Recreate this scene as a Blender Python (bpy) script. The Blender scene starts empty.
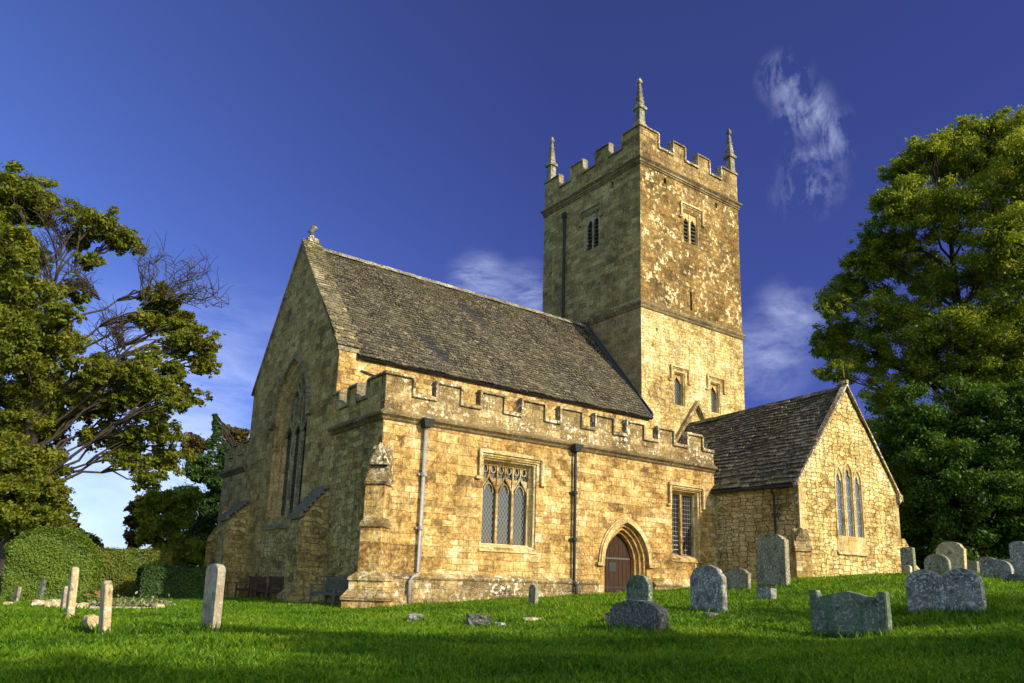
import bpy, bmesh, math, random
import numpy as np
from mathutils import Vector, Matrix
from mathutils.geometry import tessellate_polygon
R = math.radians
random.seed(7); rng = np.random.default_rng(11)
sc = bpy.context.scene
COL = sc.collection

# ------------------------------------------------------------------ camera
CP = Vector((-11.1545, -22.5224, -0.4159))
YAW, PIT, ROL, FPX, PPY = 36.1252, 12.0606, 1.722, 760.155, 419.4835
a, b, r = R(YAW), R(PIT), R(ROL)
F = Vector((math.sin(a)*math.cos(b), math.cos(a)*math.cos(b), math.sin(b)))
RT = Vector((math.cos(a), -math.sin(a), 0)); UP = RT.cross(F)
R2 = RT*math.cos(r) + UP*math.sin(r); U2 = -RT*math.sin(r) + UP*math.cos(r)
cam = bpy.data.cameras.new('camera'); camo = bpy.data.objects.new('camera', cam); COL.objects.link(camo)
M = Matrix((R2, U2, -F)).transposed().to_4x4(); M.translation = CP
camo.matrix_world = M
cam.sensor_width = 36; cam.lens = FPX/1024*36; cam.shift_y = (PPY-341.5)/1024
cam.clip_start = .1; cam.clip_end = 3000
sc.camera = camo

# ------------------------------------------------------------------ light
SUN_AZ, SUN_EL = 163.0, 28.0
w = bpy.data.worlds.new('World'); sc.world = w; w.use_nodes = True
nt = w.node_tree; nt.nodes.clear()
def N(nt, typ, **kw):
    n = nt.nodes.new(typ)
    for k, v in kw.items():
        if hasattr(n, k): setattr(n, k, v)
        else: n.inputs[k.replace('_', ' ')].default_value = v
    return n
def L(nt, a, b): nt.links.new(a, b)
def math_(nt, op, a, b=None, clamp=False):
    n = nt.nodes.new('ShaderNodeMath'); n.operation = op; n.use_clamp = clamp
    for i, v in enumerate((a, b)):
        if v is None: continue
        if isinstance(v, (int, float)): n.inputs[i].default_value = v
        else: L(nt, v, n.inputs[i])
    return n.outputs[0]
def ramp(nt, fac, stops, interp='LINEAR'):
    n = nt.nodes.new('ShaderNodeValToRGB'); n.color_ramp.interpolation = interp
    e = n.color_ramp.elements
    while len(e) < len(stops): e.new(.5)
    for el, (p, c) in zip(e, stops):
        el.position = p
        el.color = (c, c, c, 1) if isinstance(c, (int, float)) else (*c, 1)
    L(nt, fac, n.inputs[0]); return n.outputs[0]
def mix(nt, fac, a, b, mode='MIX'):
    n = nt.nodes.new('ShaderNodeMix'); n.data_type = 'RGBA'; n.blend_type = mode
    for s, v in ((n.inputs[0], fac), (n.inputs[6], a), (n.inputs[7], b)):
        if isinstance(v, (int, float)): s.default_value = v
        elif isinstance(v, tuple): s.default_value = (*v, 1)
        else: L(nt, v, s)
    return n.outputs[2]
def noise(nt, vec, scale, detail=4, rough=.6, dist=0.):
    n = nt.nodes.new('ShaderNodeTexNoise')
    n.inputs['Scale'].default_value = scale; n.inputs['Detail'].default_value = detail
    n.inputs['Roughness'].default_value = rough; n.inputs['Distortion'].default_value = dist
    if vec is not None: L(nt, vec, n.inputs['Vector'])
    return n
sky = N(nt, 'ShaderNodeTexSky', sky_type='NISHITA', sun_disc=False, sun_elevation=R(SUN_EL), sun_rotation=R(SUN_AZ),
        air_density=1.0, dust_density=.4, ozone_density=3.0)
tc = N(nt, 'ShaderNodeTexCoord')
hs = N(nt, 'ShaderNodeHueSaturation'); hs.inputs['Saturation'].default_value = 1.1; hs.inputs['Hue'].default_value = .517
L(nt, sky.outputs[0], hs.inputs['Color'])
south_fill = mix(nt, 1., sky.outputs[0], (1.9, 1.65, 1.35), 'MULTIPLY')  # southern sky brightened and warmed as added fill for the shaded west walls
# a polarised sky: deeper and bluer the farther from the sun's side and from the horizon
dotn = nt.nodes.new('ShaderNodeVectorMath'); dotn.operation = 'DOT_PRODUCT'
L(nt, tc.outputs['Generated'], dotn.inputs[0]); dotn.inputs[1].default_value = (.9, .2, .62)
sep = N(nt, 'ShaderNodeSeparateXYZ'); L(nt, tc.outputs['Generated'], sep.inputs[0])
tint = ramp(nt, dotn.outputs['Value'], [(.05, (.80, .92, 1.)), (.40, (.42, .47, .74)), (.95, (.20, .19, .46))])
col = mix(nt, 1., hs.outputs[0], tint, 'MULTIPLY')
col = mix(nt, 1., col, (.075, .105, .05), 'ADD')
back = ramp(nt, math_(nt, 'MULTIPLY', math_(nt, 'ADD', sep.outputs['Y'], 0), -1), [(.0, 0.), (.6, 1.)])
col = mix(nt, 1., col, (.9, .9, .9), 'MULTIPLY')
col = mix(nt, back, col, south_fill)
def cloud(vec, stretch, scale, d, rad, thr, seed):
    mp = N(nt, 'ShaderNodeMapping'); mp.inputs['Scale'].default_value = stretch; mp.inputs['Location'].default_value = (seed, seed*.7, 0)
    L(nt, vec, mp.inputs['Vector'])
    n = noise(nt, mp.outputs[0], scale, 10, .66, .35)
    dd = nt.nodes.new('ShaderNodeVectorMath'); dd.operation = 'DOT_PRODUCT'
    L(nt, vec, dd.inputs[0]); dd.inputs[1].default_value = d
    m = math_(nt, 'DIVIDE', math_(nt, 'SUBTRACT', dd.outputs['Value'], math.cos(rad*1.25)), math.cos(rad*.2)-math.cos(rad*1.25), True)
    m = math_(nt, 'MULTIPLY', m, m)
    f = ramp(nt, n.outputs[0], [(thr, 0.), (thr+.28, 1.)])
    return math_(nt, 'MULTIPLY', f, m)
def pix_dir(x, y):
    d = F + R2*((x-512)/FPX) - U2*((y-PPY)/FPX); return tuple(d.normalized())
def pix_at(x, y, dist):
    d = F + R2*((x-512)/FPX) - U2*((y-PPY)/FPX)
    return CP + d*(dist/math.hypot(d.x, d.y))
G_ = tc.outputs['Generated']
cl = [(cloud(G_, (1.5, 1.5, .45), 22, pix_dir(784, 78), .030, .43, 3.1), .42), (cloud(G_, (1.5, 1.5, .5), 20, pix_dir(803, 112), .036, .45, 4.4), .46),
      (cloud(G_, (1.5, 1.5, .55), 22, pix_dir(828, 138), .036, .45, 6.1), .42), (cloud(G_, (1.5, 1.5, .6), 20, pix_dir(808, 182), .045, .44, 9.3), .34),
      (cloud(G_, (1, 1, 2.4), 9, pix_dir(790, 320), .05, .40, 1.3), .32), (cloud(G_, (1, 1, 2.4), 9, pix_dir(762, 362), .06, .40, 2.6), .34),
      (cloud(G_, (1, 1, 3.), 12, pix_dir(480, 286), .045, .40, 5.3), .42), (cloud(G_, (1, 1, 3.), 12, pix_dir(525, 292), .04, .40, 6.3), .36),
      (cloud(G_, (1, 1, 3.6), 5, pix_dir(215, 410), .16, .42, 2.2), .34), (cloud(G_, (1, 1, 3.0), 5, pix_dir(100, 500), .22, .34, 8.2), .6)]
for c, k in cl:
    col = mix(nt, math_(nt, 'MULTIPLY', c, k), col, (4.2, 4.8, 6.2))
bg = N(nt, 'ShaderNodeBackground'); bg.inputs['Strength'].default_value = .15; L(nt, col, bg.inputs['Color'])
wo = N(nt, 'ShaderNodeOutputWorld'); L(nt, bg.outputs[0], wo.inputs[0])

sl = bpy.data.lights.new('sun', 'SUN'); sl.energy = 4.2; sl.angle = R(.5); sl.color = (1., .91, .74)
so = bpy.data.objects.new('sun', sl); COL.objects.link(so)
sv = Vector((math.sin(R(SUN_AZ))*math.cos(R(SUN_EL)), math.cos(R(SUN_AZ))*math.cos(R(SUN_EL)), math.sin(R(SUN_EL))))
so.rotation_euler = sv.to_track_quat('Z', 'Y').to_euler(); so.location = (0, -40, 40)
sc.view_settings.view_transform = 'Standard'; sc.view_settings.look = 'None'
sc.view_settings.gamma = 1; sc.view_settings.exposure = .62; sc.view_settings.use_curve_mapping = False
sc.render.engine = 'CYCLES'

# ------------------------------------------------------------------ tagging / mesh helpers
def tag(o, label=None, cat=None, group=None, kind=None):
    if label: o['label'] = label
    if cat: o['category'] = cat
    if group: o['group'] = group
    if kind: o['kind'] = kind
    return o
def empty(name, loc, label, cat, group=None, rz=0):
    o = bpy.data.objects.new(name, None); COL.objects.link(o); o.location = loc; o.rotation_euler = (0, 0, rz)
    o.empty_display_size = .3
    return tag(o, label, cat, group)
class Fr:
    """wall frame: a along the wall, b up, c outwards"""
    def __init__(s, o, u, n): s.o, s.u, s.n = Vector(o), Vector(u), Vector(n)
    def p(s, a, b, c=0): return s.o + s.u*a + Vector((0, 0, b)) + s.n*c
class MB:
    def __init__(s): s.v = []; s.f = []; s.uv = None
    def face(s, pts):
        i = len(s.v); s.v += [tuple(p) for p in pts]; s.f.append(tuple(range(i, i+len(pts))))
    def box(s, x0, x1, y0, y1, z0, z1, fr=None):
        q = [(x, y, z) for z in (z0, z1) for y in (y0, y1) for x in (x0, x1)]
        if fr: q = [tuple(fr.p(x, z, y)) for x, y, z in q]     # in a frame: x=a, y=c, z=b
        i = len(s.v); s.v += q
        for f in ((0,2,3,1),(4,5,7,6),(0,1,5,4),(2,6,7,3),(0,4,6,2),(1,3,7,5)): s.f.append(tuple(i+k for k in f))
    def fbox(s, fr, a0, a1, b0, b1, c0, c1): s.box(a0, a1, c0, c1, b0, b1, fr)
    def hexa(s, q):
        i = len(s.v); s.v += [tuple(p) for p in q]
        for f in ((0,1,2,3),(4,7,6,5),(0,4,5,1),(1,5,6,2),(2,6,7,3),(3,7,4,0)): s.f.append(tuple(i+k for k in f))
    def prism(s, fr, pts, c0, c1):
        n = len(pts); i = len(s.v)
        s.v += [tuple(fr.p(x, y, c0)) for x, y in pts] + [tuple(fr.p(x, y, c1)) for x, y in pts]
        for t in tessellate_polygon([[Vector((x, y, 0)) for x, y in pts]]):
            s.f.append(tuple(i+k for k in t)); s.f.append(tuple(i+n+k for k in reversed(t)))
        for k in range(n): s.f.append((i+k, i+(k+1) % n, i+n+(k+1) % n, i+n+k))
    def sheet(s, fr, outer, holes, c=0):
        allp = outer + [p for h in holes for p in h]; i = len(s.v)
        s.v += [tuple(fr.p(x, y, c)) for x, y in allp]
        for t in tessellate_polygon([[Vector((x, y, 0)) for x, y in q] for q in [outer]+holes]): s.f.append(tuple(i+k for k in t))
    def reveal(s, fr, p0, c0, p1, c1):
        n = len(p0); i = len(s.v)
        s.v += [tuple(fr.p(x, y, c0)) for x, y in p0] + [tuple(fr.p(x, y, c1)) for x, y in p1]
        for k in range(n): s.f.append((i+k, i+(k+1) % n, i+n+(k+1) % n, i+n+k))
    def ring(s, fr, outer, inner, c0, c1):
        """solid band between two same-length outlines"""
        s.reveal(fr, outer, c1, inner, c1); s.reveal(fr, outer, c0, outer, c1); s.reveal(fr, inner, c0, inner, c1)
    def strip(s, fr, outer, inner, c0, c1):
        n = len(outer)
        for k in range(n-1):
            q = [outer[k], outer[k+1], inner[k+1], inner[k]]
            s.hexa([fr.p(*p, c0) for p in q]+[fr.p(*p, c1) for p in q])
    def tube(s, pts, rad, n=6, cap=True):
        pts = [Vector(p) for p in pts]; m = len(pts)
        rad = rad if isinstance(rad, (list, tuple)) else [rad]*m
        i = len(s.v); ref = Vector((.13, .21, 1)).normalized()
        for k, p in enumerate(pts):
            t = (pts[min(k+1, m-1)] - pts[max(k-1, 0)]).normalized()
            x = t.cross(ref)
            if x.length < .1: x = t.cross(Vector((1, 0, 0)))
            x.normalize(); y = t.cross(x)
            for j in range(n):
                an = 2*math.pi*j/n; s.v.append(tuple(p + (x*math.cos(an)+y*math.sin(an))*rad[k]))
        for k in range(m-1):
            for j in range(n):
                s.f.append((i+k*n+j, i+k*n+(j+1) % n, i+(k+1)*n+(j+1) % n, i+(k+1)*n+j))
        if cap:
            s.f.append(tuple(i+j for j in reversed(range(n)))); s.f.append(tuple(i+(m-1)*n+j for j in range(n)))
    def band(s, x0, x1, y0, y1, prof, open_=False):
        """closed horizontal moulding round a rectangle, prof = [(offset, z)...]"""
        i = len(s.v); m = len(prof)
        for o, z in prof: s.v += [(x0-o, y0-o, z), (x1+o, y0-o, z), (x1+o, y1+o, z), (x0-o, y1+o, z)]
        for k in range(m-1):
            for j in range(4): s.f.append((i+k*4+j, i+k*4+(j+1) % 4, i+(k+1)*4+(j+1) % 4, i+(k+1)*4+j))
    def build(s, name, mat, parent=None, smooth=False, bevel=0, label=None, recalc=True):
        me = bpy.data.meshes.new(name); me.from_pydata(s.v, [], s.f)
        bm = bmesh.new(); bm.from_mesh(me)
        bmesh.ops.remove_doubles(bm, verts=bm.verts, dist=.0004)
        if recalc: bmesh.ops.recalc_face_normals(bm, faces=bm.faces)
        if bevel:
            ed = [e for e in bm.edges if len(e.link_faces) == 2 and e.calc_face_angle(0) > .6]
            bmesh.ops.bevel(bm, geom=ed, offset=bevel, segments=2, affect='EDGES', clamp_overlap=True)
        ul = bm.loops.layers.uv.new('UVMap')
        for f in bm.faces:
            n = f.normal
            if abs(n.z) > .97: t = Vector((1, 0, 0)); v = Vector((0, 1, 0))
            else:
                t = Vector((-n.y, n.x, 0)).normalized()
                if abs(t.x) > abs(t.y): t = t if t.x > 0 else -t
                else: t = t if t.y > 0 else -t
                v = n.cross(t);  v = v if v.z > 0 else -v
                if abs(n.z) < .15: v = Vector((0, 0, 1))
            for l in f.loops: l[ul].uv = (l.vert.co.dot(t), l.vert.co.dot(v))
            f.smooth = smooth
        bm.to_mesh(me); bm.free()
        me.materials.append(mat)
        o = bpy.data.objects.new(name, me); COL.objects.link(o)
        if parent:
            o.parent = parent
        if label: o['label'] = label
        return o
def wpart(mb, name, mat, parent, **k):
    """part given in world coordinates, under a thing that is not at the origin"""
    o = mb.build(name, mat, parent, **k)
    off = Vector((0, 0, 0)); q = parent
    while q: off += q.location; q = q.parent
    o.location = -off
    return o

def np_mesh(name, verts, faces, mat, parent=None, k=4):
    me = bpy.data.meshes.new(name); nv, nf = len(verts), len(faces)
    me.vertices.add(nv); me.vertices.foreach_set('co', verts.astype(np.float32).ravel())
    me.loops.add(nf*k); me.loops.foreach_set('vertex_index', faces.astype(np.int32).ravel())
    me.polygons.add(nf); me.polygons.foreach_set('loop_start', np.arange(0, nf*k, k, dtype=np.int32))
    me.polygons.foreach_set('loop_total', np.full(nf, k, dtype=np.int32))
    me.update(calc_edges=True); me.validate()
    me.materials.append(mat)
    o = bpy.data.objects.new(name, me); COL.objects.link(o)
    if parent: o.parent = parent
    return o

# ------------------------------------------------------------------ materials
def newmat(name):
    m = bpy.data.materials.new(name); m.use_nodes = True; t = m.node_tree; t.nodes.clear()
    out = N(t, 'ShaderNodeOutputMaterial'); bs = N(t, 'ShaderNodeBsdfPrincipled'); L(t, bs.outputs[0], out.inputs[0])
    bs.inputs['Roughness'].default_value = .9
    bs.inputs['Specular IOR Level'].default_value = .2
    return m, t, bs
def bump(t, bs, h, strength=.5, dist=.03):
    n = N(t, 'ShaderNodeBump'); n.inputs['Strength'].default_value = strength; n.inputs['Distance'].default_value = dist
    L(t, h, n.inputs['Height']); L(t, n.outputs[0], bs.inputs['Normal'])
def stone(name, pal, bw=.5, bh=.25, rubble=0, lichen=.3, crust=.3, joint=.55, jcol=(.10, .065, .025), patch=True,
          small=(.30, .15), lcol=(.78, .68, .42), ccol=(.10, .075, .035), bumps=.8, dist=.05, stain=.3, blk=.36, pits=.6, mot=1.05, lsc=7.5, lfine=.55):
    m, t, bs = newmat(name)
    tcn = N(t, 'ShaderNodeTexCoord'); uv = tcn.outputs['UV']; ob = tcn.outputs['Object']
    dn = noise(t, ob, 1.6, 3)
    dv = t.nodes.new('ShaderNodeVectorMath'); dv.operation = 'MULTIPLY_ADD'
    L(t, dn.outputs['Color'], dv.inputs[0]); dv.inputs[1].default_value = (dist*1.6, dist, 0); L(t, uv, dv.inputs[2])
    dn2 = noise(t, ob, 11, 3)
    dv2 = t.nodes.new('ShaderNodeVectorMath'); dv2.operation = 'MULTIPLY_ADD'
    L(t, dn2.outputs['Color'], dv2.inputs[0]); dv2.inputs[1].default_value = (dist*.35, dist*.35, 0); L(t, dv.outputs[0], dv2.inputs[2])
    vec = dv2.outputs[0]
    def brick(bw, bh, off):
        n = N(t, 'ShaderNodeTexBrick', offset=.5, squash=1.0)
        n.inputs['Color1'].default_value = (0, 0, 0, 1); n.inputs['Color2'].default_value = (1, 1, 1, 1)
        n.inputs['Mortar'].default_value = (.4, .4, .4, 1)
        n.inputs['Scale'].default_value = 1; n.inputs['Mortar Size'].default_value = .011; n.inputs['Mortar Smooth'].default_value = .4
        n.inputs['Brick Width'].default_value = bw; n.inputs['Row Height'].default_value = bh
        mp = N(t, 'ShaderNodeMapping'); mp.inputs['Location'].default_value = (off, off*.37, 0); L(t, vec, mp.inputs[0])
        L(t, mp.outputs[0], n.inputs['Vector']); return n.outputs['Color'], n.outputs['Fac']
    def vor(sx, sy):
        mp = N(t, 'ShaderNodeMapping'); mp.inputs['Scale'].default_value = (sx, sy, 1); L(t, vec, mp.inputs[0])
        # coursed: shift every course sideways, cells stay box-like
        v1 = N(t, 'ShaderNodeTexVoronoi', voronoi_dimensions='2D', feature='F1', distance='CHEBYCHEV'); v2 = N(t, 'ShaderNodeTexVoronoi', voronoi_dimensions='2D', feature='F2', distance='CHEBYCHEV')
        for v in (v1, v2):
            L(t, mp.outputs[0], v.inputs['Vector']); v.inputs['Scale'].default_value = 1; v.inputs['Randomness'].default_value = .66
        s = N(t, 'ShaderNodeSeparateColor'); L(t, v1.outputs['Color'], s.inputs[0])
        return s.outputs[0], ramp(t, math_(t, 'SUBTRACT', v2.outputs['Distance'], v1.outputs['Distance']), [(.03, 1.), (.11, 0.)])
    A = vor(1/bw, 1/bh) if rubble == 2 else brick(bw, bh, 0)
    rnd, mor = A
    if patch:
        B = vor(1/small[0], 1/small[1]) if rubble else brick(small[0], small[1], .13)
        mk = ramp(t, noise(t, vec, .42, 2, .5).outputs[0], [(.5, 0.), (.515, 1.)])
        rnd = mix(t, mk, rnd, B[0]); mor = mix(t, mk, mor, B[1])
    fine = noise(t, ob, 9, 6, .7).outputs[0]; mid = noise(t, ob, 2.2, 4, .6).outputs[0]; big = noise(t, ob, .5, 3, .5).outputs[0]
    rr = math_(t, 'ADD', math_(t, 'MULTIPLY', rnd, blk), math_(t, 'MULTIPLY', math_(t, 'ADD', mid, big), mot))
    rr = math_(t, 'SUBTRACT', rr, mot+blk/2-.5)
    rr = math_(t, 'ADD', rr, math_(t, 'MULTIPLY', math_(t, 'SUBTRACT', fine, .5), .8))
    k = len(pal)-1
    c = ramp(t, rr, [(.12+.76*i/k, p) for i, p in enumerate(pal)])
    c = mix(t, 1., c, ramp(t, fine, [(.32, .58), (.68, 1.28)]), 'MULTIPLY')
    pit = math_(t, 'MULTIPLY', ramp(t, noise(t, ob, 21, 4, .7, .6).outputs[0], [(.575, 0.), (.63, 1.)]), ramp(t, noise(t, ob, .9, 3, .6).outputs[0], [(.40, .15), (.60, .8)]))
    c = mix(t, math_(t, 'MULTIPLY', pit, pits), c, ccol)
    if stain:
        mp = N(t, 'ShaderNodeMapping'); mp.inputs['Scale'].default_value = (2.6, 2.6, .28); L(t, ob, mp.inputs[0])
        c = mix(t, math_(t, 'MULTIPLY', ramp(t, noise(t, mp.outputs[0], 1., 4, .65).outputs[0], [(.5, 0.), (.72, 1.)]), stain), c, ccol)
    if crust:
        cr = math_(t, 'MULTIPLY', ramp(t, noise(t, ob, 1.3, 5, .7).outputs[0], [(.46, 0.), (.58, 1.)]), ramp(t, noise(t, ob, 14, 4, .7).outputs[0], [(.38, 0.), (.56, 1.)]))
        c = mix(t, math_(t, 'MULTIPLY', cr, crust), c, ccol)
    if lichen:
        lm = ramp(t, noise(t, ob, 1.0, 3, .6).outputs[0], [(.42, 0.), (.62, 1.)])
        sp = ramp(t, noise(t, ob, lsc, 5, .6).outputs[0], [(.60-.08*lichen, 0.), (.63-.08*lichen, 1.)])
        sp2 = ramp(t, noise(t, ob, 26, 3, .6).outputs[0], [(.60-.05*lichen, 0.), (.66-.05*lichen, 1.)])
        sm = math_(t, 'MAXIMUM', math_(t, 'MULTIPLY', sp, lm), math_(t, 'MULTIPLY', sp2, lfine))
        c = mix(t, math_(t, 'MULTIPLY', sm, min(1, lichen*1.3)), c, lcol)
    mb = ramp(t, noise(t, ob, 3.1, 3, .6).outputs[0], [(.42, .15), (.60, 1.)] if rubble != 2 else [(.36, .55), (.50, 1.)])
    if rubble != 2: mb = math_(t, 'MULTIPLY', mb, ramp(t, noise(t, ob, .55, 2, .5).outputs[0], [(.40, .25), (.58, 1.)]))
    c = mix(t, math_(t, 'MULTIPLY', math_(t, 'MULTIPLY', mor, joint), mb), c, jcol)
    L(t, c, bs.inputs['Base Color'])
    h = math_(t, 'ADD', math_(t, 'MULTIPLY', mor, -1.0), math_(t, 'MULTIPLY', fine, .9))
    h = math_(t, 'ADD', h, math_(t, 'MULTIPLY', rnd, .35)); h = math_(t, 'SUBTRACT', h, math_(t, 'MULTIPLY', pit, .6))
    bump(t, bs, h, bumps, .035)
    return m
GOLD = [(.12, .06, .014), (.30, .165, .042), (.48, .29, .082), (.60, .405, .145), (.74, .585, .32)]
PALE = [(.20, .11, .026), (.40, .255, .072), (.57, .41, .135), (.67, .52, .215), (.80, .68, .38)]
WEST = [(.125, .08, .024), (.27, .18, .055), (.39, .27, .088), (.48, .355, .125), (.57, .455, .20)]  # same stone, toned darker for its shaded west side, plus weathering
GREY = [(.07, .062, .042), (.13, .115, .075), (.20, .175, .11), (.28, .25, .17), (.42, .39, .29)]
PARA = [(.07, .04, .012), (.16, .095, .028), (.26, .165, .052), (.36, .24, .085), (.50, .38, .18)]
M_GOLD = stone('golden limestone ashlar', GOLD, .86, .36, lichen=.3, crust=.5, joint=.85, small=(.44, .21), blk=.42, jcol=(.07, .04, .012))
M_GOLDT = stone('tower golden limestone', PALE, .4, .2, rubble=2, lichen=.4, crust=.5, joint=.45, small=(.3, .17), blk=.3, dist=.12)
M_TUP = stone('upper tower limestone, crusted', [(.06, .030, .007), (.125, .068, .014), (.20, .112, .025), (.28, .165, .04), (.40, .26, .085)], .6, .3, lsc=4.2, lfine=.12, lichen=.6, crust=.5, joint=.45, small=(.5, .24), stain=.5, lcol=(.82, .72, .40))
M_RUB = stone('pale coursed rubble limestone', PALE, .36, .17, rubble=2, lichen=.2, crust=.3, joint=.9, small=(.46, .2), jcol=(.09, .055, .02), bumps=.9, dist=.1)
M_WEST = stone('shade-toned weathered west limestone', WEST, .66, .32, rubble=0, lichen=.25, crust=.3, joint=.6, small=(.5, .25), lcol=(.5, .47, .34), ccol=(.05, .042, .022), stain=.25, mot=.6, pits=.3, blk=.5)  # west shade put into the stone colour, along with real weathering and lichen
M_WRUB = stone('shade-toned weathered west rubble', WEST, .4, .2, rubble=2, lichen=.3, crust=.4, joint=.6, small=(.5, .24), lcol=(.5, .46, .32), ccol=(.05, .042, .022), stain=.4, dist=.1, mot=.6, pits=.3, blk=.5)  # rubble with the same shade tone in its colour, plus lichen and crust
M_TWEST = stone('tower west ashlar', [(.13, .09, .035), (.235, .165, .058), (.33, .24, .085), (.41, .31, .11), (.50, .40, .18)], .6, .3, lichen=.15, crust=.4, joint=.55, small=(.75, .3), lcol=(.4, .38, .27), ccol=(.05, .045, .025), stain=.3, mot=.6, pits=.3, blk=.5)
M_PARA = stone('parapet limestone with lichen', PARA, .7, .34, lfine=.4, lsc=6, lichen=.6, crust=.7, joint=.3, patch=False, stain=.5, lcol=(.82, .77, .58))
M_COPE = stone('coping limestone with lichen', PARA, .9, .4, lichen=.8, crust=.7, joint=.15, patch=False, stain=.2, lcol=(.8, .75, .56))
M_TRIM = stone('dressed window stone', [(.30, .18, .06), (.45, .30, .11), (.56, .40, .17), (.64, .49, .24), (.7, .58, .33)], .9, .45, lichen=.2, crust=.3, joint=.25, patch=False, stain=.25)
M_ORANGE = stone('orange door moulding stone', [(.28, .13, .035), (.42, .22, .065), (.52, .31, .10), (.56, .36, .13), (.6, .43, .19)], .4, .3, lichen=.1, crust=.15, joint=.45, patch=False, stain=.2)
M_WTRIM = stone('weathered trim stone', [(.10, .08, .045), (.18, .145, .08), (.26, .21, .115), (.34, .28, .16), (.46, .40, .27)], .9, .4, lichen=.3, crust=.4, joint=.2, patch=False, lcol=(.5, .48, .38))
M_RIDGE = stone('pale ridge stone', GREY, .5, .3, lichen=.6, crust=.5, joint=.1, patch=False, lcol=(.62, .58, .42))
M_WJAMB = stone('ochre stained window jamb', [(.20, .12, .04), (.32, .20, .075), (.42, .28, .11), (.48, .35, .16), (.5, .42, .25)], .9, .4, lichen=.1, crust=.3, joint=.2, patch=False)
M_STR = stone('string course stone', [(.06, .042, .018), (.13, .09, .038), (.20, .14, .06), (.20, .14, .06), (.32, .25, .13)], .9, .4, lichen=.3, lfine=.3, crust=.5, joint=.15, patch=False)
def slates(name, c0, c1, lich=.4):
    m, t, bs = newmat(name)
    g = N(t, 'ShaderNodeNewGeometry'); ob = N(t, 'ShaderNodeTexCoord').outputs['Object']
    c = ramp(t, g.outputs['Random Per Island'], [(0, c0), (.5, tuple((x+y)/2*.9 for x, y in zip(c0, c1))), (.85, c1), (1, tuple(min(1, x*1.9) for x in c1))])
    f = noise(t, ob, 7, 6, .7).outputs[0]
    c = mix(t, 1., c, ramp(t, f, [(.3, .55), (.7, 1.35)]), 'MULTIPLY')
    c = mix(t, ramp(t, noise(t, ob, .7, 4, .6).outputs[0], [(.45, 0.), (.65, .5)]), c, (.085, .072, .03))
    sp = ramp(t, noise(t, ob, 15, 5, .7).outputs[0], [(.56, 0.), (.61, 1.)])
    c = mix(t, math_(t, 'MULTIPLY', sp, lich), c, (.52, .48, .36))
    L(t, c, bs.inputs['Base Color']); bump(t, bs, f, .6, .03)
    return m
M_SLATE = slates('mossy stone slates', (.027, .021, .013), (.085, .066, .038), .5)
M_SLATE2 = slates('dark stone slates', (.03, .025, .018), (.10, .083, .053), .45)
M_VERGE = slates('verge stone slates', (.07, .056, .026), (.17, .135, .062), .6)
def plain(name, c, rough=.6, metal=0, var=.25, sc_=6, bmp=.15, spec=.4):
    m, t, bs = newmat(name); ob = N(t, 'ShaderNodeTexCoord').outputs['Object']
    f = noise(t, ob, sc_, 5, .65).outputs[0]
    L(t, mix(t, 1., c, ramp(t, f, [(.3, 1-var), (.7, 1+var)]), 'MULTIPLY'), bs.inputs['Base Color'])
    bs.inputs['Roughness'].default_value = rough; bs.inputs['Metallic'].default_value = metal; bs.inputs['Specular IOR Level'].default_value = spec
    bump(t, bs, f, bmp, .02); return m
M_LEAD = plain('lead sheet', (.10, .10, .105), .7)
M_FLASH = plain('dark old lead', (.045, .045, .05), .8)
M_IRON = plain('black iron', (.018, .018, .02), .5)
M_PIPE_D = plain('dark cast iron pipe', (.03, .03, .032), .75, spec=.2)
M_PIPE_L = plain('pale lead pipe', (.27, .25, .235), .45)
def wood(name, c, sx=(18, 18, 1.2), dark=.45):
    m, t, bs = newmat(name); ob = N(t, 'ShaderNodeTexCoord').outputs['Object']
    mp = N(t, 'ShaderNodeMapping'); mp.inputs['Scale'].default_value = sx; L(t, ob, mp.inputs[0])
    f = noise(t, mp.outputs[0], 1.5, 5, .7).outputs[0]
    L(t, mix(t, 1., c, ramp(t, f, [(.3, dark), (.7, 1.4)]), 'MULTIPLY'), bs.inputs['Base Color']); bs.inputs['Roughness'].default_value = .75
    bump(t, bs, f, .3, .01); return m
M_DOOR = wood('dark oak door', (.042, .019, .008), dark=.35)
M_BENCHD = wood('dark brown teak', (.085, .05, .03), (3, 3, 18))
M_BENCHG = wood('weathered grey teak', (.13, .125, .11), (3, 3, 18))
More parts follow.
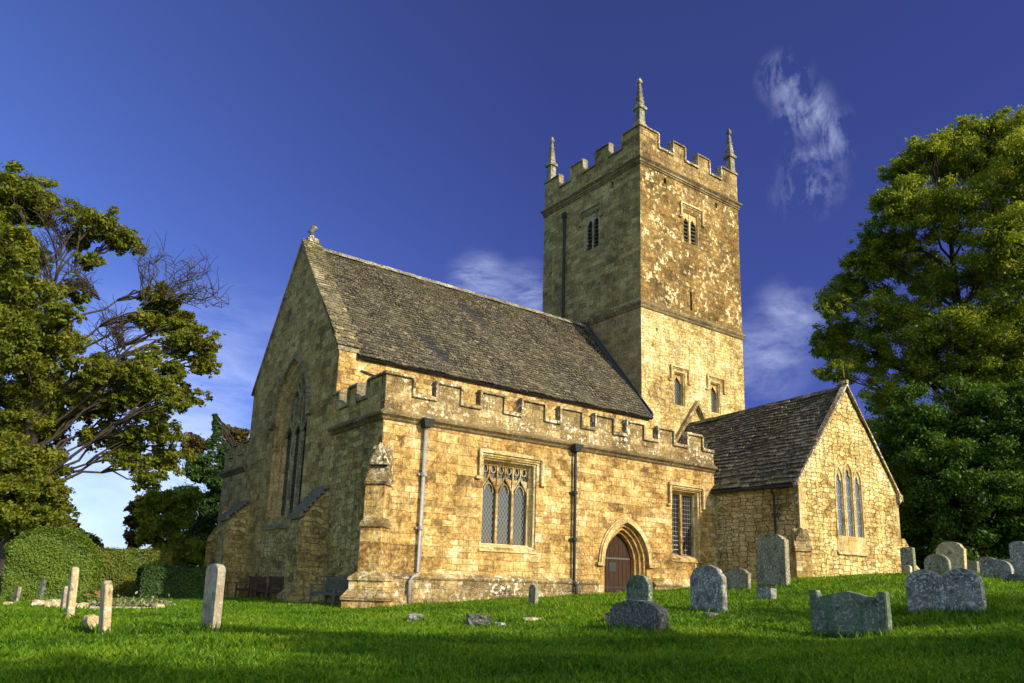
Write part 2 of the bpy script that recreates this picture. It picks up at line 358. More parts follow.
def glass(name, diamond, s=.17, k=.62, lw=.07, lead=(.22, .24, .27), pane=(.012, .014, .018), bars=0):
    m, t, bs = newmat(name); uvn = N(t, 'ShaderNodeTexCoord').outputs['UV']; sp = N(t, 'ShaderNodeSeparateXYZ'); L(t, uvn, sp.inputs[0])
    u, v = sp.outputs[0], sp.outputs[1]
    def line(x, s, lw):
        q = math_(t, 'ABSOLUTE', math_(t, 'SUBTRACT', math_(t, 'FRACT', math_(t, 'DIVIDE', x, s)), .5))
        return math_(t, 'GREATER_THAN', q, .5-lw)
    if diamond:
        vv = math_(t, 'MULTIPLY', v, k)
        l1 = line(math_(t, 'ADD', u, vv), s, lw); l2 = line(math_(t, 'SUBTRACT', u, vv), s, lw)
    else:
        l1 = line(u, s, lw); l2 = line(v, s/k, lw*k)
    ld = math_(t, 'MAXIMUM', l1, l2)
    if bars: ld = math_(t, 'MAXIMUM', ld, line(v, bars, .03))
    ob = N(t, 'ShaderNodeTexCoord').outputs['Object']; f = noise(t, ob, 3, 3).outputs[0]
    pc = mix(t, f, pane, tuple(x*2.2 for x in pane))
    L(t, mix(t, ld, pc, lead), bs.inputs['Base Color'])
    L(t, math_(t, 'ADD', math_(t, 'MULTIPLY', ld, .4), .12), bs.inputs['Roughness']); bs.inputs['Specular IOR Level'].default_value = .5
    bump(t, bs, math_(t, 'ADD', math_(t, 'MULTIPLY', ld, .6), f), .35, .02); return m
M_GDIA = glass('diamond leaded glass', True, .14, .62, .05, lead=(.17, .175, .17), pane=(.008, .010, .011))
M_GSQ = glass('square leaded glass', False, .155, .78, .05, lead=(.12, .12, .12), pane=(.010, .012, .012))
M_GBLUE = glass('bluish leaded lancet glass', True, .15, .62, .07, lead=(.16, .19, .23), pane=(.02, .028, .038), bars=.62)
M_GDARK = glass('dark leaded glass', False, .2, .8, .05, lead=(.03, .03, .032), pane=(.006, .007, .009))
M_LOUV = plain('dark louvre void', (.012, .010, .008), .9)
def gravestone(name, c0, c1, c2, sc_=9, green=0.):
    m, t, bs = newmat(name); oi = N(t, 'ShaderNodeObjectInfo'); ob = N(t, 'ShaderNodeTexCoord').outputs['Object']
    ad = t.nodes.new('ShaderNodeVectorMath'); ad.operation = 'ADD'; L(t, ob, ad.inputs[0]); L(t, oi.outputs['Location'], ad.inputs[1])
    v = ad.outputs[0]
    f = noise(t, v, sc_, 6, .7).outputs[0]; g = noise(t, v, 2.5, 4, .6).outputs[0]; h = noise(t, v, 60, 3, .6).outputs[0]
    c = mix(t, ramp(t, g, [(.38, 0.), (.62, 1.)]), c0, c1)
    c = mix(t, ramp(t, f, [(.52, 0.), (.58, .85)]), c, c2)
    c = mix(t, ramp(t, h, [(.58, 0.), (.64, .6)]), c, tuple(min(1, x*1.25) for x in c2))
    c = mix(t, ramp(t, noise(t, v, 5, 5, .7).outputs[0], [(.55, 0.), (.63, .8)]), c, tuple(x*.35 for x in c0))
    if green:
        mp = N(t, 'ShaderNodeMapping'); mp.inputs['Scale'].default_value = (4, 4, .5); L(t, v, mp.inputs[0])
        c = mix(t, math_(t, 'MULTIPLY', ramp(t, noise(t, mp.outputs[0], 1.5, 4).outputs[0], [(.42, 0.), (.6, 1.)]), green), c, (.06, .10, .05))
    L(t, c, bs.inputs['Base Color']); bump(t, bs, math_(t, 'ADD', f, math_(t, 'MULTIPLY', h, .5)), .7, .02); return m
M_G_BLUE = gravestone('blue grey lichened stone', (.105, .10, .085), (.205, .20, .175), (.56, .55, .47), 20)
M_G_DARK = gravestone('dark grey stone', (.055, .052, .040), (.10, .098, .078), (.26, .26, .22), 22)
M_G_GREEN = gravestone('green stained stone', (.085, .095, .06), (.15, .16, .11), (.32, .34, .26), 18, .6)
M_G_TAN = gravestone('tan limestone slab', (.16, .135, .075), (.25, .21, .12), (.48, .44, .32), 18, .3)
M_G_GOLD = gravestone('golden limestone slab', (.34, .24, .11), (.46, .35, .18), (.62, .55, .38), 9, .1)
M_G_PINK = gravestone('pale pinkish limestone slab', (.30, .21, .13), (.42, .32, .22), (.58, .52, .42), 10, .35)

def leafmat(name, cols, trans=.35):
    m = bpy.data.materials.new(name); m.use_nodes = True; t = m.node_tree; t.nodes.clear()
    out = N(t, 'ShaderNodeOutputMaterial'); g = N(t, 'ShaderNodeNewGeometry'); ob = N(t, 'ShaderNodeTexCoord').outputs['Object']
    big = noise(t, ob, .5, 5, .65).outputs[0]
    fac = math_(t, 'ADD', math_(t, 'MULTIPLY', g.outputs['Random Per Island'], .6), math_(t, 'SUBTRACT', math_(t, 'MULTIPLY', big, 1.4), .5))
    c = ramp(t, fac, [(i/(len(cols)-1), x) for i, x in enumerate(cols)])
    d = N(t, 'ShaderNodeBsdfPrincipled'); d.inputs['Roughness'].default_value = .55; d.inputs['Specular IOR Level'].default_value = .25
    tr = N(t, 'ShaderNodeBsdfTranslucent'); mx = N(t, 'ShaderNodeMixShader'); mx.inputs[0].default_value = trans
    L(t, c, d.inputs['Base Color']); L(t, mix(t, 1., c, (1.25, 1.15, .5), 'MULTIPLY'), tr.inputs[0])
    L(t, d.outputs[0], mx.inputs[1]); L(t, tr.outputs[0], mx.inputs[2]); L(t, mx.outputs[0], out.inputs[0]); return m
M_LF_OLIVE = leafmat('olive gold leaves', [(.06, .088, .010), (.125, .155, .014), (.205, .215, .020), (.30, .265, .028)], .5)
M_LF_BEECH = leafmat('yellow green leaves', [(.075, .125, .012), (.15, .21, .018), (.27, .31, .026), (.40, .38, .04)], .55)
M_LF_DARK = leafmat('dark evergreen leaves', [(.022, .050, .012), (.040, .085, .016), (.07, .13, .02)], .25)
M_LF_YEW = leafmat('yew leaves', [(.028, .065, .006), (.055, .115, .008), (.11, .19, .012)], .35)
M_LF_RUST = leafmat('autumn leaves', [(.05, .06, .015), (.10, .08, .02), (.16, .08, .035)])
M_LF_HEDGE = leafmat('clipped hedge leaves', [(.07, .12, .012), (.11, .17, .016), (.17, .21, .025)], .25)
M_LF_HRUST = leafmat('hedge with autumn leaves', [(.06, .10, .012), (.10, .15, .016), (.17, .16, .02), (.24, .15, .03)], .25)
M_GRASS = leafmat('grass blades', [(.030, .075, .003), (.075, .17, .004), (.16, .28, .007), (.29, .36, .016)], .45)
M_FLOWER = plain('pink and red petals', (.45, .12, .12), .6, var=.7, sc_=40)
M_BARK = wood('tree bark', (.045, .035, .024), (7, 7, 1.2))
M_CORE = plain('hedge inner twigs', (.02, .035, .008), .95)
def groundmat():
    m, t, bs = newmat('lawn turf'); ob = N(t, 'ShaderNodeTexCoord').outputs['Object']
    f = noise(t, ob, .8, 5, .6).outputs[0]; g = noise(t, ob, 14, 5, .7).outputs[0]
    c = ramp(t, f, [(.3, (.022, .060, .004)), (.55, (.038, .095, .006)), (.75, (.07, .13, .012))])
    c = mix(t, 1., c, ramp(t, g, [(.3, .5), (.7, 1.4)]), 'MULTIPLY')
    c = mix(t, ramp(t, noise(t, ob, 2.7, 4, .7).outputs[0], [(.63, 0.), (.72, .5)]), c, (.10, .085, .03))
    L(t, c, bs.inputs['Base Color']); bump(t, bs, g, .8, .05); return m
M_TURF = groundmat()

# ------------------------------------------------------------------ terrain
GC = np.array([(0,0,-1.35),(1.5,0,-1.28),(5,0,-1.08),(8.6,0,-.92),(10.8,0,-.84),(14,0,-.66),(16.6,-.3,-.5),(16.9,-4.3,-.06),(20,-4.6,.0),(25,-4.3,.26),
 (0,4,-1.36),(0,9,-1.42),(0,12,-1.5),(0,18,-1.6),(-.9,-15.5,-1.18),(.94,-15.5,-1.18),(2.95,-16.1,-.70),(1.6,-12.06,-.88),(7.7,-9.35,-.37),(7.15,-8.6,-.5),
 (4.3,-11.5,-.68),(-1.49,-13.1,-1.18),(1.74,-9.97,-.86),(1.79,-6,-1.03),(-7.6,-10,-1.31),(-9.1,-10.2,-1.33),(-9.15,-7.2,-1.33),(-8.6,-.7,-1.43),
 (16.6,-8.7,.18),(13.4,-11.2,.12),(16.2,-10.3,.2),(20.2,-9.4,.36),(14.9,-12.3,.03),(22.2,-9,.37),(18,-11.8,.22),(12.3,-13.8,-.09),(-2.7,-10.1,-1.30),(-2.5,-7.3,-1.36),
 (-6.9,15.2,-1.72),(-1.1,26.5,-1.89),(-7,-17,-1.42),(-10.3,-15.5,-1.39),(-3.7,-19.5,-1.19),(-.9,-18.5,-.93),(-11.2,-22.5,-1.6),(-6.7,1,-1.48),(-8.3,7.3,-1.55),
 (-9.5,20,-1.8),(30,20,.2),(60,30,.5),(45,-20,.9),(20,-40,.5),(-15,-45,-1.6),(-50,-20,-2),(-50,40,-2.2),(0,60,-2.2),(40,80,-1),(80,-40,1.2),(0,-90,-1),(-90,0,-2),(90,60,0),(-60,90,-2.5)], float)
def tk(r2): return r2*np.log(np.maximum(r2, 1e-9))*.5
def _solve():
    P = GC[:, :2]; n = len(P); d = ((P[:, None]-P[None])**2).sum(2); K = tk(d) + np.eye(n)*.6
    A = np.zeros((n+3, n+3)); A[:n, :n] = K; A[:n, n] = 1; A[:n, n+1:] = P; A[n:, :n] = A[:n, n:].T
    return np.linalg.solve(A, np.r_[GC[:, 2], 0, 0, 0])
GW = _solve(); NG = len(GC)
def gz(x, y):
    x = np.asarray(x, float); y = np.asarray(y, float); sh = x.shape; x = x.ravel(); y = y.ravel()
    rr = np.hypot(x, y); s = np.minimum(1, 95/np.maximum(rr, 1)); xs, ys = x*s, y*s
    out = np.zeros(len(xs))
    for i in range(0, len(xs), 20000):
        X = xs[i:i+20000]; Y = ys[i:i+20000]
        d = (X[:, None]-GC[None, :, 0])**2 + (Y[:, None]-GC[None, :, 1])**2
        out[i:i+20000] = tk(d)@GW[:NG] + GW[NG] + GW[NG+1]*X + GW[NG+2]*Y
    out += .022*np.sin(x*1.7+np.sin(y*1.1)*1.3)*np.cos(y*1.9+.7) + .012*np.sin(x*4.3+y*2.1)*np.sin(y*3.7-x)
    return out.reshape(sh)
def g1(x, y): return float(gz(np.array([x]), np.array([y]))[0])
def axis(c, fine, half, step, far):
    a = list(np.arange(-half, half+1e-6, step)); s = step
    while a[-1] < far: s *= 1.25; a.append(a[-1]+s)
    s = step
    while a[0] > -far: s *= 1.25; a.insert(0, a[0]-s)
    return np.array(a)+c
gx = axis(3, 1, 26, .3, 1400); gy = axis(-4, 1, 24, .3, 1400)
GX, GY = np.meshgrid(gx, gy); GZ = gz(GX, GY)
V = np.stack([GX.ravel(), GY.ravel(), GZ.ravel()], 1); nx = len(gx); ny = len(gy)
I = (np.arange(ny-1)[:, None]*nx + np.arange(nx-1)[None]).ravel()
go = np_mesh('ground', V, np.stack([I, I+1, I+nx+1, I+nx], 1), M_TURF)
go.data.polygons.foreach_set('use_smooth', [True]*len(go.data.polygons)); tag(go, kind='structure')
go['label'] = 'green churchyard lawn rising gently to the right'

# ------------------------------------------------------------------ the church
CO = Vector((8, 5, -1.2))
church = empty('church', CO, 'golden limestone parish church with square battlemented tower, slate roofs and arched door', 'church')
S0 = Fr((0, 0, 0), (1, 0, 0), (0, -1, 0)); W0 = Fr((0, 0, 0), (0, 1, 0), (-1, 0, 0))
XT, TW, YT = 17.22, 8.72, 4.853; YC = 9.23; TY = 8.58
LA = 16.89; YP = 4.313; XB = 24.95; XM = (LA+XB)/2
ZE = 4.11; ZA = 8.80
NS = 4.24; NN = 2*YC-NS; NE_, NR = 8.0, 14.32
def arch(cx, hw, z0, zs, za, n=10):
    h = za-zs; Rr = (hw*hw+h*h)/(2*hw); pts = [(cx-hw, z0)]
    th = math.atan2(h, Rr-hw) if Rr > hw else math.atan2(h, 1e-6)
    for i in range(n+1):
        an = math.pi - th*i/n; pts.append((cx-hw+Rr+Rr*math.cos(an), zs+Rr*math.sin(an)))
    for i in range(n-1, -1, -1):
        an = math.pi - th*i/n; pts.append((cx+hw-Rr-Rr*math.cos(an), zs+Rr*math.sin(an)))
    pts.append((cx+hw, z0)); return pts
def rect(a0, a1, b0, b1): return [(a0, b0), (a0, b1), (a1, b1), (a1, b0)]
def label_mould(fr, a0, a1, b1, drop, t=.13, pr=.12, mat=None, parent=None):
    m = MB()
    m.fbox(fr, a0, a1, b1-t, b1, -.02, pr); m.fbox(fr, a0, a0+t, b1-drop, b1-t, -.02, pr); m.fbox(fr, a1-t, a1, b1-drop, b1-t, -.02, pr)
    m.fbox(fr, a0-.12, a0+t, b1-drop-t*.8, b1-drop, -.02, pr); m.fbox(fr, a1-t, a1+.12, b1-drop-t*.8, b1-drop, -.02, pr)
    m.fbox(fr, a0+t, a1-t, b1-t*1.7, b1-t, -.02, pr*.45)
    return wpart(m, 'hood_mould', mat or M_TRIM, parent, bevel=.02)
def light_head(mb, fr, a0, a1, zs, za, c, r=.035, ogee=False):
    """a small pointed, slightly ogee arch of tube between two mullions"""
    m = (a0+a1)/2; pts = []
    for i in range(13):
        u = i/12; x = a0+(m-a0)*u
        if ogee: z = zs+(za-zs)*(.62*math.sin(u*math.pi/2)**.8 + .38*u**5)
        else: z = zs+(za-zs)*math.sin(math.acos(1-u)) if u < 1 else za
        pts.append((x, z))
    pts += [(2*m-x, z) for x, z in reversed(pts[:-1])]
    mb.tube([fr.p(x, z, c) for x, z in pts], r, 6)
    return pts
# --- south aisle wall
DC = 11.2
door_holes = arch(DC, 1.22, -1.3, .45, 2.05)
w1 = rect(4.08, 6.52, .78, 3.98); w2 = rect(14.02, 15.88, .80, 3.80)
m = MB()
m.sheet(S0, [(0, -1.9), (0, 4.9), (LA, 4.9), (LA, -1.9)], [w1, w2, door_holes])
def jamb(mb, fr, hole, steps):
    """stepped, chamfered reveal: steps = [(inset, depth)...]"""
    def inset(pts, d):
        n = len(pts); out = []
        cx = sum(p[0] for p in pts)/n
        for i, p in enumerate(pts):
            a_, b_ = Vector(pts[i-1]), Vector(pts[(i+1) % n]); q = Vector(p)
            e1 = (q-a_).normalized(); e2 = (b_-q).normalized(); n1 = Vector((e1.y, -e1.x)); n2 = Vector((e2.y, -e2.x))
            s = (n1+n2); k = s.length_squared
            out.append(tuple(q + s*(2*d/k if k > 1e-6 else 0)))
        return out
    prev, pc = hole, 0.
    for ins, dep in steps:
        nw = inset(hole, ins); mb.reveal(fr, prev, pc, nw, -dep); prev, pc = nw, -dep
    return prev
awall = wpart(m, 'aisle_wall', M_GOLD, church)
m = MB(); m.face([(0, 0, -1.9), (0, 0, 4.9), (0, NS, 4.9), (0, NS, -1.9)]); wpart(m, 'aisle_west_wall', M_WRUB, church)
# door
d = MB(); prev = door_holes
def grow(cx, hw, z0, zs, za): return arch(cx, hw, z0, zs, za)
rings = [(1.22, 2.05, 0), (1.20, 2.03, -.12), (1.12, 1.95, -.13), (1.06, 1.89, -.25), (.98, 1.82, -.26), (.93, 1.77, -.40), (.85, 1.70, -.42), (.85, 1.70, -.62)]
for (h0, a0, c0), (h1, a1, c1) in zip(rings, rings[1:]):
    d.reveal(S0, arch(DC, h0, -1.3, .45, a0), c0, arch(DC, h1, -1.3, .45, a1), c1)
doorway = wpart(d, 'doorway', M_ORANGE, church, smooth=False)
for hw, za, c, rr_ in ((1.16, 1.99, -.10, .05), (1.02, 1.855, -.22, .05), (.89, 1.735, -.37, .045)):
    q = MB(); q.tube([S0.p(x, z, c) for x, z in arch(DC, hw, -1.0, .45, za)], rr_, 8); wpart(q, 'moulding', M_ORANGE, doorway, smooth=True)
q = MB(); oa = arch(DC, 1.44, .45, .45, 2.30, 12)[1:-1]; ia = arch(DC, 1.26, .45, .45, 2.10, 12)[1:-1]
q.strip(S0, oa, ia, -.02, .13); oa2 = arch(DC, 1.50, .45, .45, 2.37, 12)[1:-1]; q.strip(S0, oa2, oa, -.02, .07)
q.fbox(S0, DC-1.62, DC-1.26, .33, .45, -.02, .14); q.fbox(S0, DC+1.26, DC+1.62, .33, .45, -.02, .14)
wpart(q, 'hood_mould', M_TRIM, doorway)
dp = MB()
half = arch(DC, .86, -1.2, .45, 1.72, 14)
dp.prism(S0, half, -.62, -.56)
door = wpart(dp, 'door', M_DOOR, church)
pl = MB()
for i in range(7):
    x0 = DC-.85+i*.243; x1 = x0+.225
    def zt(x):
        x = min(max(x, DC-.845), DC+.845); k_ = [(p, q_) for p, q_ in zip(half[1:], half[2:]) if min(p[0], q_[0]) <= x <= max(p[0], q_[0])]
        (p, q_) = k_[0]; u = (x-p[0])/(q_[0]-p[0]+1e-9); return p[1]+(q_[1]-p[1])*u
    pl.prism(S0, [(x0, -1.15), (x0, zt(x0)-.02), ((x0+x1)/2, zt((x0+x1)/2)-.02), (x1, zt(x1)-.02), (x1, -1.15)], -.555, -.53)
wpart(pl, 'planks', M_DOOR, door)
st = MB(); st.fbox(S0, DC-.82, DC+.78, .62, .69, -.53, -.515); wpart(st, 'strap_hinge', plain('worn iron strap', (.075, .065, .06), .6), door)
st = MB(); st.fbox(S0, DC-.82, DC+.78, -.55, -.48, -.53, -.515); wpart(st, 'strap_hinge', M_IRON, door)
st = MB(); st.fbox(S0, DC-.42, DC-.05, .12, .50, -.53, -.505); wpart(st, 'lock_plate', M_IRON, door)
st = MB(); st.box(DC-.95, DC+.95, -.15, .7, -1.1, -.83); wpart(st, 'step', M_WTRIM, church)
# window 1: three cusped lights
def window(name, fr, hole, steps, gmat, trim, depth, parent=church):
    f = MB(); inner = jamb(f, fr, hole, steps); o = wpart(f, name, trim, parent)
    g = MB(); g.sheet(fr, inner, [], -depth); wpart(g, 'pane', gmat, o)
    return o, inner
JS = [(.0, .05), (.07, .09), (.09, .24), (.14, .30), (.15, .44)]
wn, inn = window('window', S0, w1, JS, M_GDIA, M_TRIM, .43)
wn['label'] = 'three-light window with traceried heads and diamond leaded panes'
x0, x1, z0, z1 = inn[0][0], inn[2][0], inn[0][1], inn[1][1]
tr = MB(); c = -.38; lw_ = (x1-x0)/3
for i in (0, 1, 2, 3): tr.fbox(S0, x0+i*lw_-.05, x0+i*lw_+.05, z0, z1-.75, c-.06, c+.06)
for i in range(3):
    light_head(tr, S0, x0+i*lw_+.02, x0+(i+1)*lw_-.02, z1-.98, z1-.36, c, .045, True)
    cx = x0+(i+.5)*lw_
    light_head(tr, S0, cx-.2, cx+.2, z1-1.02, z1-.72, c-.01, .025)
    tr.fbox(S0, cx-.025, cx+.025, z1-.40, z1, c-.05, c+.04)
    for sx in (-1, 1):
        q = cx+sx*lw_*.25
        tr.tube([S0.p(q+.11*math.cos(t_), z1-.19+.13*math.sin(t_), c) for t_ in np.linspace(0, 2*math.pi, 13)], .028, 5)
for i in (1, 2): tr.fbox(S0, x0+i*lw_-.03, x0+i*lw_+.03, z1-.75, z1, c-.05, c+.05)
tr.fbox(S0, x0, x1, z1-.06, z1+.04, c-.05, c+.06)
# stone web behind the heads
for i in range(3):
    a0, a1 = x0+i*lw_, x0+(i+1)*lw_; m_ = (a0+a1)/2
    for s_ in (0, 1):
        pp = []
        for k_ in range(9):
            u = k_/8; x = a0+(m_-a0)*u; z = z1-.98+.62*(.62*math.sin(u*math.pi/2)**.8+.38*u**5); pp.append((x if not s_ else 2*m_-x, z))
        e = a0 if not s_ else a1
        poly = pp[:8] + [(e, z1-.52)]
        tr.prism(S0, poly, c-.03, c+.0)
wpart(tr, 'tracery', M_WJAMB, wn)
label_mould(S0, 3.84, 6.80, 4.26, 1.0, parent=wn)
q = MB(); q.hexa([S0.p(4.0, .62, -.1), S0.p(4.0, .78, -.1), S0.p(6.6, .78, -.1), S0.p(6.6, .62, -.1), S0.p(4.0, .62, .05), S0.p(4.0, .66, .05), S0.p(6.6, .66, .05), S0.p(6.6, .62, .05)]); wpart(q, 'sill', M_TRIM, wn)
# window 2: two plain lights
wn, inn = window('window', S0, w2, JS, M_GSQ, M_TRIM, .43)
wn['label'] = 'two-light square window with square leaded panes'
x0, x1, z0, z1 = inn[0][0], inn[2][0], inn[0][1], inn[1][1]
tr = MB(); xm = (x0+x1)/2; tr.fbox(S0, xm-.065, xm+.065, z0, z1, -.44, -.30); tr.fbox(S0, x0, x1, z1-.05, z1+.03, -.44, -.34); wpart(tr, 'mullion', M_ORANGE, wn, bevel=.02)
label_mould(S0, 13.80, 16.10, 4.06, .95, parent=wn)
q = MB(); q.hexa([S0.p(13.95, .64, -.1), S0.p(13.95, .80, -.1), S0.p(15.95, .80, -.1), S0.p(15.95, .64, -.1), S0.p(13.95, .64, .05), S0.p(13.95, .68, .05), S0.p(15.95, .68, .05), S0.p(15.95, .64, .05)]); wpart(q, 'sill', M_TRIM, wn)
# plinth of the aisle: broken at the door
ZP = -.31
def plinth(fr, a0, a1, mat, z=ZP, pr=.13, name='plinth'):
    q = MB(); q.prism(Fr(fr.o, fr.u, fr.n), [(a0, -2.0), (a0, z-.12), (a1, z-.12), (a1, -2.0)], .0, pr)
    pts = [(0, z+.10), (pr+.05, z-.02), (pr+.05, z-.08), (pr, z-.14), (0, z-.14)]
    i = len(q.v); n = len(pts)
    for aa in (a0, a1): q.v += [tuple(fr.p(aa, z_, c_)) for c_, z_ in pts]
    for k in range(n): q.f.append((i+k, i+(k+1) % n, i+n+(k+1) % n, i+n+k))
    q.f.append(tuple(i+k for k in range(n))); q.f.append(tuple(i+n+k for k in reversed(range(n))))
    return wpart(q, name, mat, church)
plinth(S0, .2, 9.62, M_PARA); plinth(S0, 12.78, LA-.02, M_PARA); plinth(W0, .3, NS-.1, M_WRUB)
# string course and parapet of the aisle
SP = [(.0, 4.74), (.07, 4.80), (.10, 4.86), (.20, 4.93), (.22, 5.0), (.06, 5.12), (.0, 5.12)]
def string_run(fr, a0, a1, prof, mat, name='string_course', parent=church, miter0=0, miter1=0):
    q = MB(); n = len(prof)
    q.v += [tuple(fr.p(a0-miter0*c_, z_, c_)) for c_, z_ in prof]; q.v += [tuple(fr.p(a1+miter1*c_, z_, c_)) for c_, z_ in prof]
    for k in range(n-1): q.f.append((k, k+1, n+k+1, n+k))
    q.f.append(tuple(range(n))); q.f.append(tuple(range(2*n-1, n-1, -1)))
    return wpart(q, name, mat, parent)
string_run(S0, 0, LA+.02, SP, M_STR, miter0=1); string_run(W0, 0, NS, SP, M_STR, miter0=1)
def battlement(fr, segs, z0, zc, zm, th, a0, a1, mat, mcope, par_name='parapet', ov=.09, ct=.14, cap_first=0):
    q = MB(); q.fbox(fr, a0, a1, z0, zc-ct, -th, .0); par = wpart(q, par_name, mat, church)
    off = [par]
    prev = a0
    for (m0, m1) in segs:
        q = MB(); q.fbox(fr, m0, m1, zc-ct, zm-ct, -th+.003, -.003); wpart(q, 'merlon', mat, par)
        q = MB(); q.hexa([fr.p(m0-ov, zm-ct, -th-ov), fr.p(m1+ov, zm-ct, -th-ov), fr.p(m1+ov, zm-ct, ov), fr.p(m0-ov, zm-ct, ov),
                          fr.p(m0-ov*.5, zm, -th*.7), fr.p(m1+ov*.5, zm, -th*.7), fr.p(m1+ov*.5, zm-.03, ov*.6), fr.p(m0-ov*.5, zm-.03, ov*.6)])
        wpart(q, 'coping', mcope, par, bevel=.015)
        for e, s_ in ((m0, -1), (m1, 1)):
            if abs(e-a0) > .05 and abs(e-a1) > .05:
                q = MB(); q.fbox(fr, min(e, e+s_*ov), max(e, e+s_*ov), zc-.01, zm-ct, -th+.03, ov); wpart(q, 'edge_moulding', mcope, par)
        if m0-prev > .1:
            q = MB(); q.fbox(fr, prev, m0, zc-ct, zc, -th-ov, ov*1.0); wpart(q, 'coping', mcope, par, bevel=.015)
        prev = m1
    if a1-prev > .1:
        q = MB(); q.fbox(fr, prev, a1, zc-ct, zc, -th-ov, ov); wpart(q, 'coping', mcope, par, bevel=.015)
    return par
ms = [(0, 1.0), (2.0, 2.95), (3.87, 4.85), (5.75, 6.8), (7.65, 8.7), (9.5, 10.45), (11.3, 12.25), (13.2, 14.12), (15.1, 16.05)]
battlement(S0, ms, 5.12, 5.83, 6.47, .26, 0, LA, M_PARA, M_COPE)
battlement(W0, [(.34, 1.27), (2.2, 2.85), (3.7, NS)], 5.12, 5.83, 6.47, .34, .34, NS, M_WEST, M_WTRIM)
q = MB(); q.box(.3, LA, .3, NS, 5.2, 5.3); wpart(q, 'aisle_roof', M_LEAD, church)
# diagonal corner buttresses
def diag_buttress(cx, cy, stages, wd, mat, mcap, zbase, dirv=(-1, -1), name='buttress', capname='weathering'):
    dv_ = Vector((dirv[0], dirv[1], 0)).normalized(); tv = Vector((-dv_.y, dv_.x, 0))
    fr = Fr((cx, cy, 0), tv, dv_); h = wd/2
    q = MB(); prof = []
    zprev = zbase
    for k, (dep, ztop, ww) in enumerate(stages):
        q.fbox(fr, -ww/2, ww/2, zprev, ztop, -1.0, dep); zprev = ztop
    o = wpart(q, name, mat, church)
    for k, (dep, ztop, ww) in enumerate(stages):
        nd = stages[k+1][0] if k+1 < len(stages) else -.15
        nw = stages[k+1][2] if k+1 < len(stages) else ww
        hgt = max(.12, (dep-nd)*1.5); s = MB(); hh = ww/2+.045; hn = nw/2+.002
        s.hexa([fr.p(-hh, ztop, -.6), fr.p(hh, ztop, -.6), fr.p(hh, ztop, dep+.05), fr.p(-hh, ztop, dep+.05),
                fr.p(-hn, ztop+hgt, -.6), fr.p(hn, ztop+hgt, -.6), fr.p(hn, ztop+hgt, nd+.003), fr.p(-hn, ztop+hgt, nd+.003)])
        s.fbox(fr, -hh, hh, ztop-.09, ztop, -.6, dep+.055)
        wpart(s, capname, mcap, o, bevel=.012)
    return o, fr
def gablet(fr, dep, z, wd, h, parent, mat=None):
    q = MB(); hw = wd/2
    q.prism(Fr(fr.o, fr.u, fr.n), [(-hw, z), (-hw, z+.1), (0, z+h), (hw, z+.1), (hw, z)], -.5, dep)
    wpart(q, 'gablet', mat or M_COPE, parent, bevel=.012)
    q = MB(); q.prism(Fr(fr.p(0, 0, dep-hw-.05), fr.n, -fr.u), [(-hw*.8, z), (-hw*.8, z+.08), (0, z+h*.95), (hw*.8, z+.08), (hw*.8, z)], -hw-.02, hw+.02)
    wpart(q, 'gablet', mat or M_COPE, parent, bevel=.012)
o, fr = diag_buttress(0, 0, [(.86, -1.02, 1.36), (.68, -.42, 1.10), (.55, 1.25, .68), (.40, 2.62, .64)], .7, M_GOLD, M_PARA, -2.0)
gablet(fr, .22, 3.2, .62, .75, o)
q = MB(); q.hexa([S0.p(-.1, -2, 0), S0.p(1.1, -2, 0), S0.p(1.1, -2, .55), S0.p(-.1, -2, .55), S0.p(-.1, -.95, 0), S0.p(1.05, -.95, 0), S0.p(1.0, -.95, .42), S0.p(-.1, -.95, .42)])
q.hexa([S0.p(-.05, -.95, 0), S0.p(1.02, -.95, 0), S0.p(1.0, -.95, .30), S0.p(-.05, -.95, .30), S0.p(-.05, -.42, 0), S0.p(.95, -.42, 0), S0.p(.93, -.42, .26), S0.p(-.05, -.42, .26)]); wpart(q, 'plinth', M_PARA, church)
o, fr = diag_buttress(LA, -YP, [(.40, 1.22, .60)], .6, M_GOLD, M_PARA, -1.2, (-1, -1))
gablet(fr, .24, 1.55, .5, .55, o, M_PARA)
q = MB()
q.prism(Fr((XB, -YP, 0), Vector((1, -.25, 0)).normalized(), Vector((-.25, -1, 0)).normalized()), [(-.6, -1), (1.0, -1), (.95, .75), (.55, 1.05), (.35, 1.75), (.12, 2.1), (-.6, 2.1)], -.55, .12); wpart(q, 'buttress', M_RUB, church)
# --- west wall of the nave
apex = (YC, NR+.10)
WX = Fr((-.02, 0, 0), (0, 1, 0), (-1, 0, 0))
YW = YC-.5
warch = arch(YW, 1.9, 2.0, 6.1, 8.72, 14)
m = MB(); m.sheet(WX, [(NS, -2), (NS, 8.28), apex, (NN, 8.28), (NN, -2)], [warch])
m.face([(-.02, NS, -2), (-.02, NS, 8.2), (.5, NS, 8.2), (.5, NS, -2)])
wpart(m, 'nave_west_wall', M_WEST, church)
f = MB()
rs = [(1.9, 8.72, 0), (1.86, 8.66, -.10), (1.74, 8.52, -.12), (1.66, 8.44, -.26), (1.50, 8.22, -.30), (1.42, 8.12, -.46)]
def wa(hw, za): return arch(YW, hw, 2.0, 6.1, za, 14)
for (h0, a0, c0), (h1, a1, c1) in zip(rs, rs[1:]): f.reveal(WX, wa(h0, a0), c0, wa(h1, a1), c1)
wwin = wpart(f, 'window', M_WJAMB, church, label='tall pointed west window with perpendicular tracery')
q = MB(); q.sheet(WX, wa(1.42, 8.12), [], -.44); wpart(q, 'pane', M_GDARK, wwin)
tr = MB(); lw_ = 2.84/3
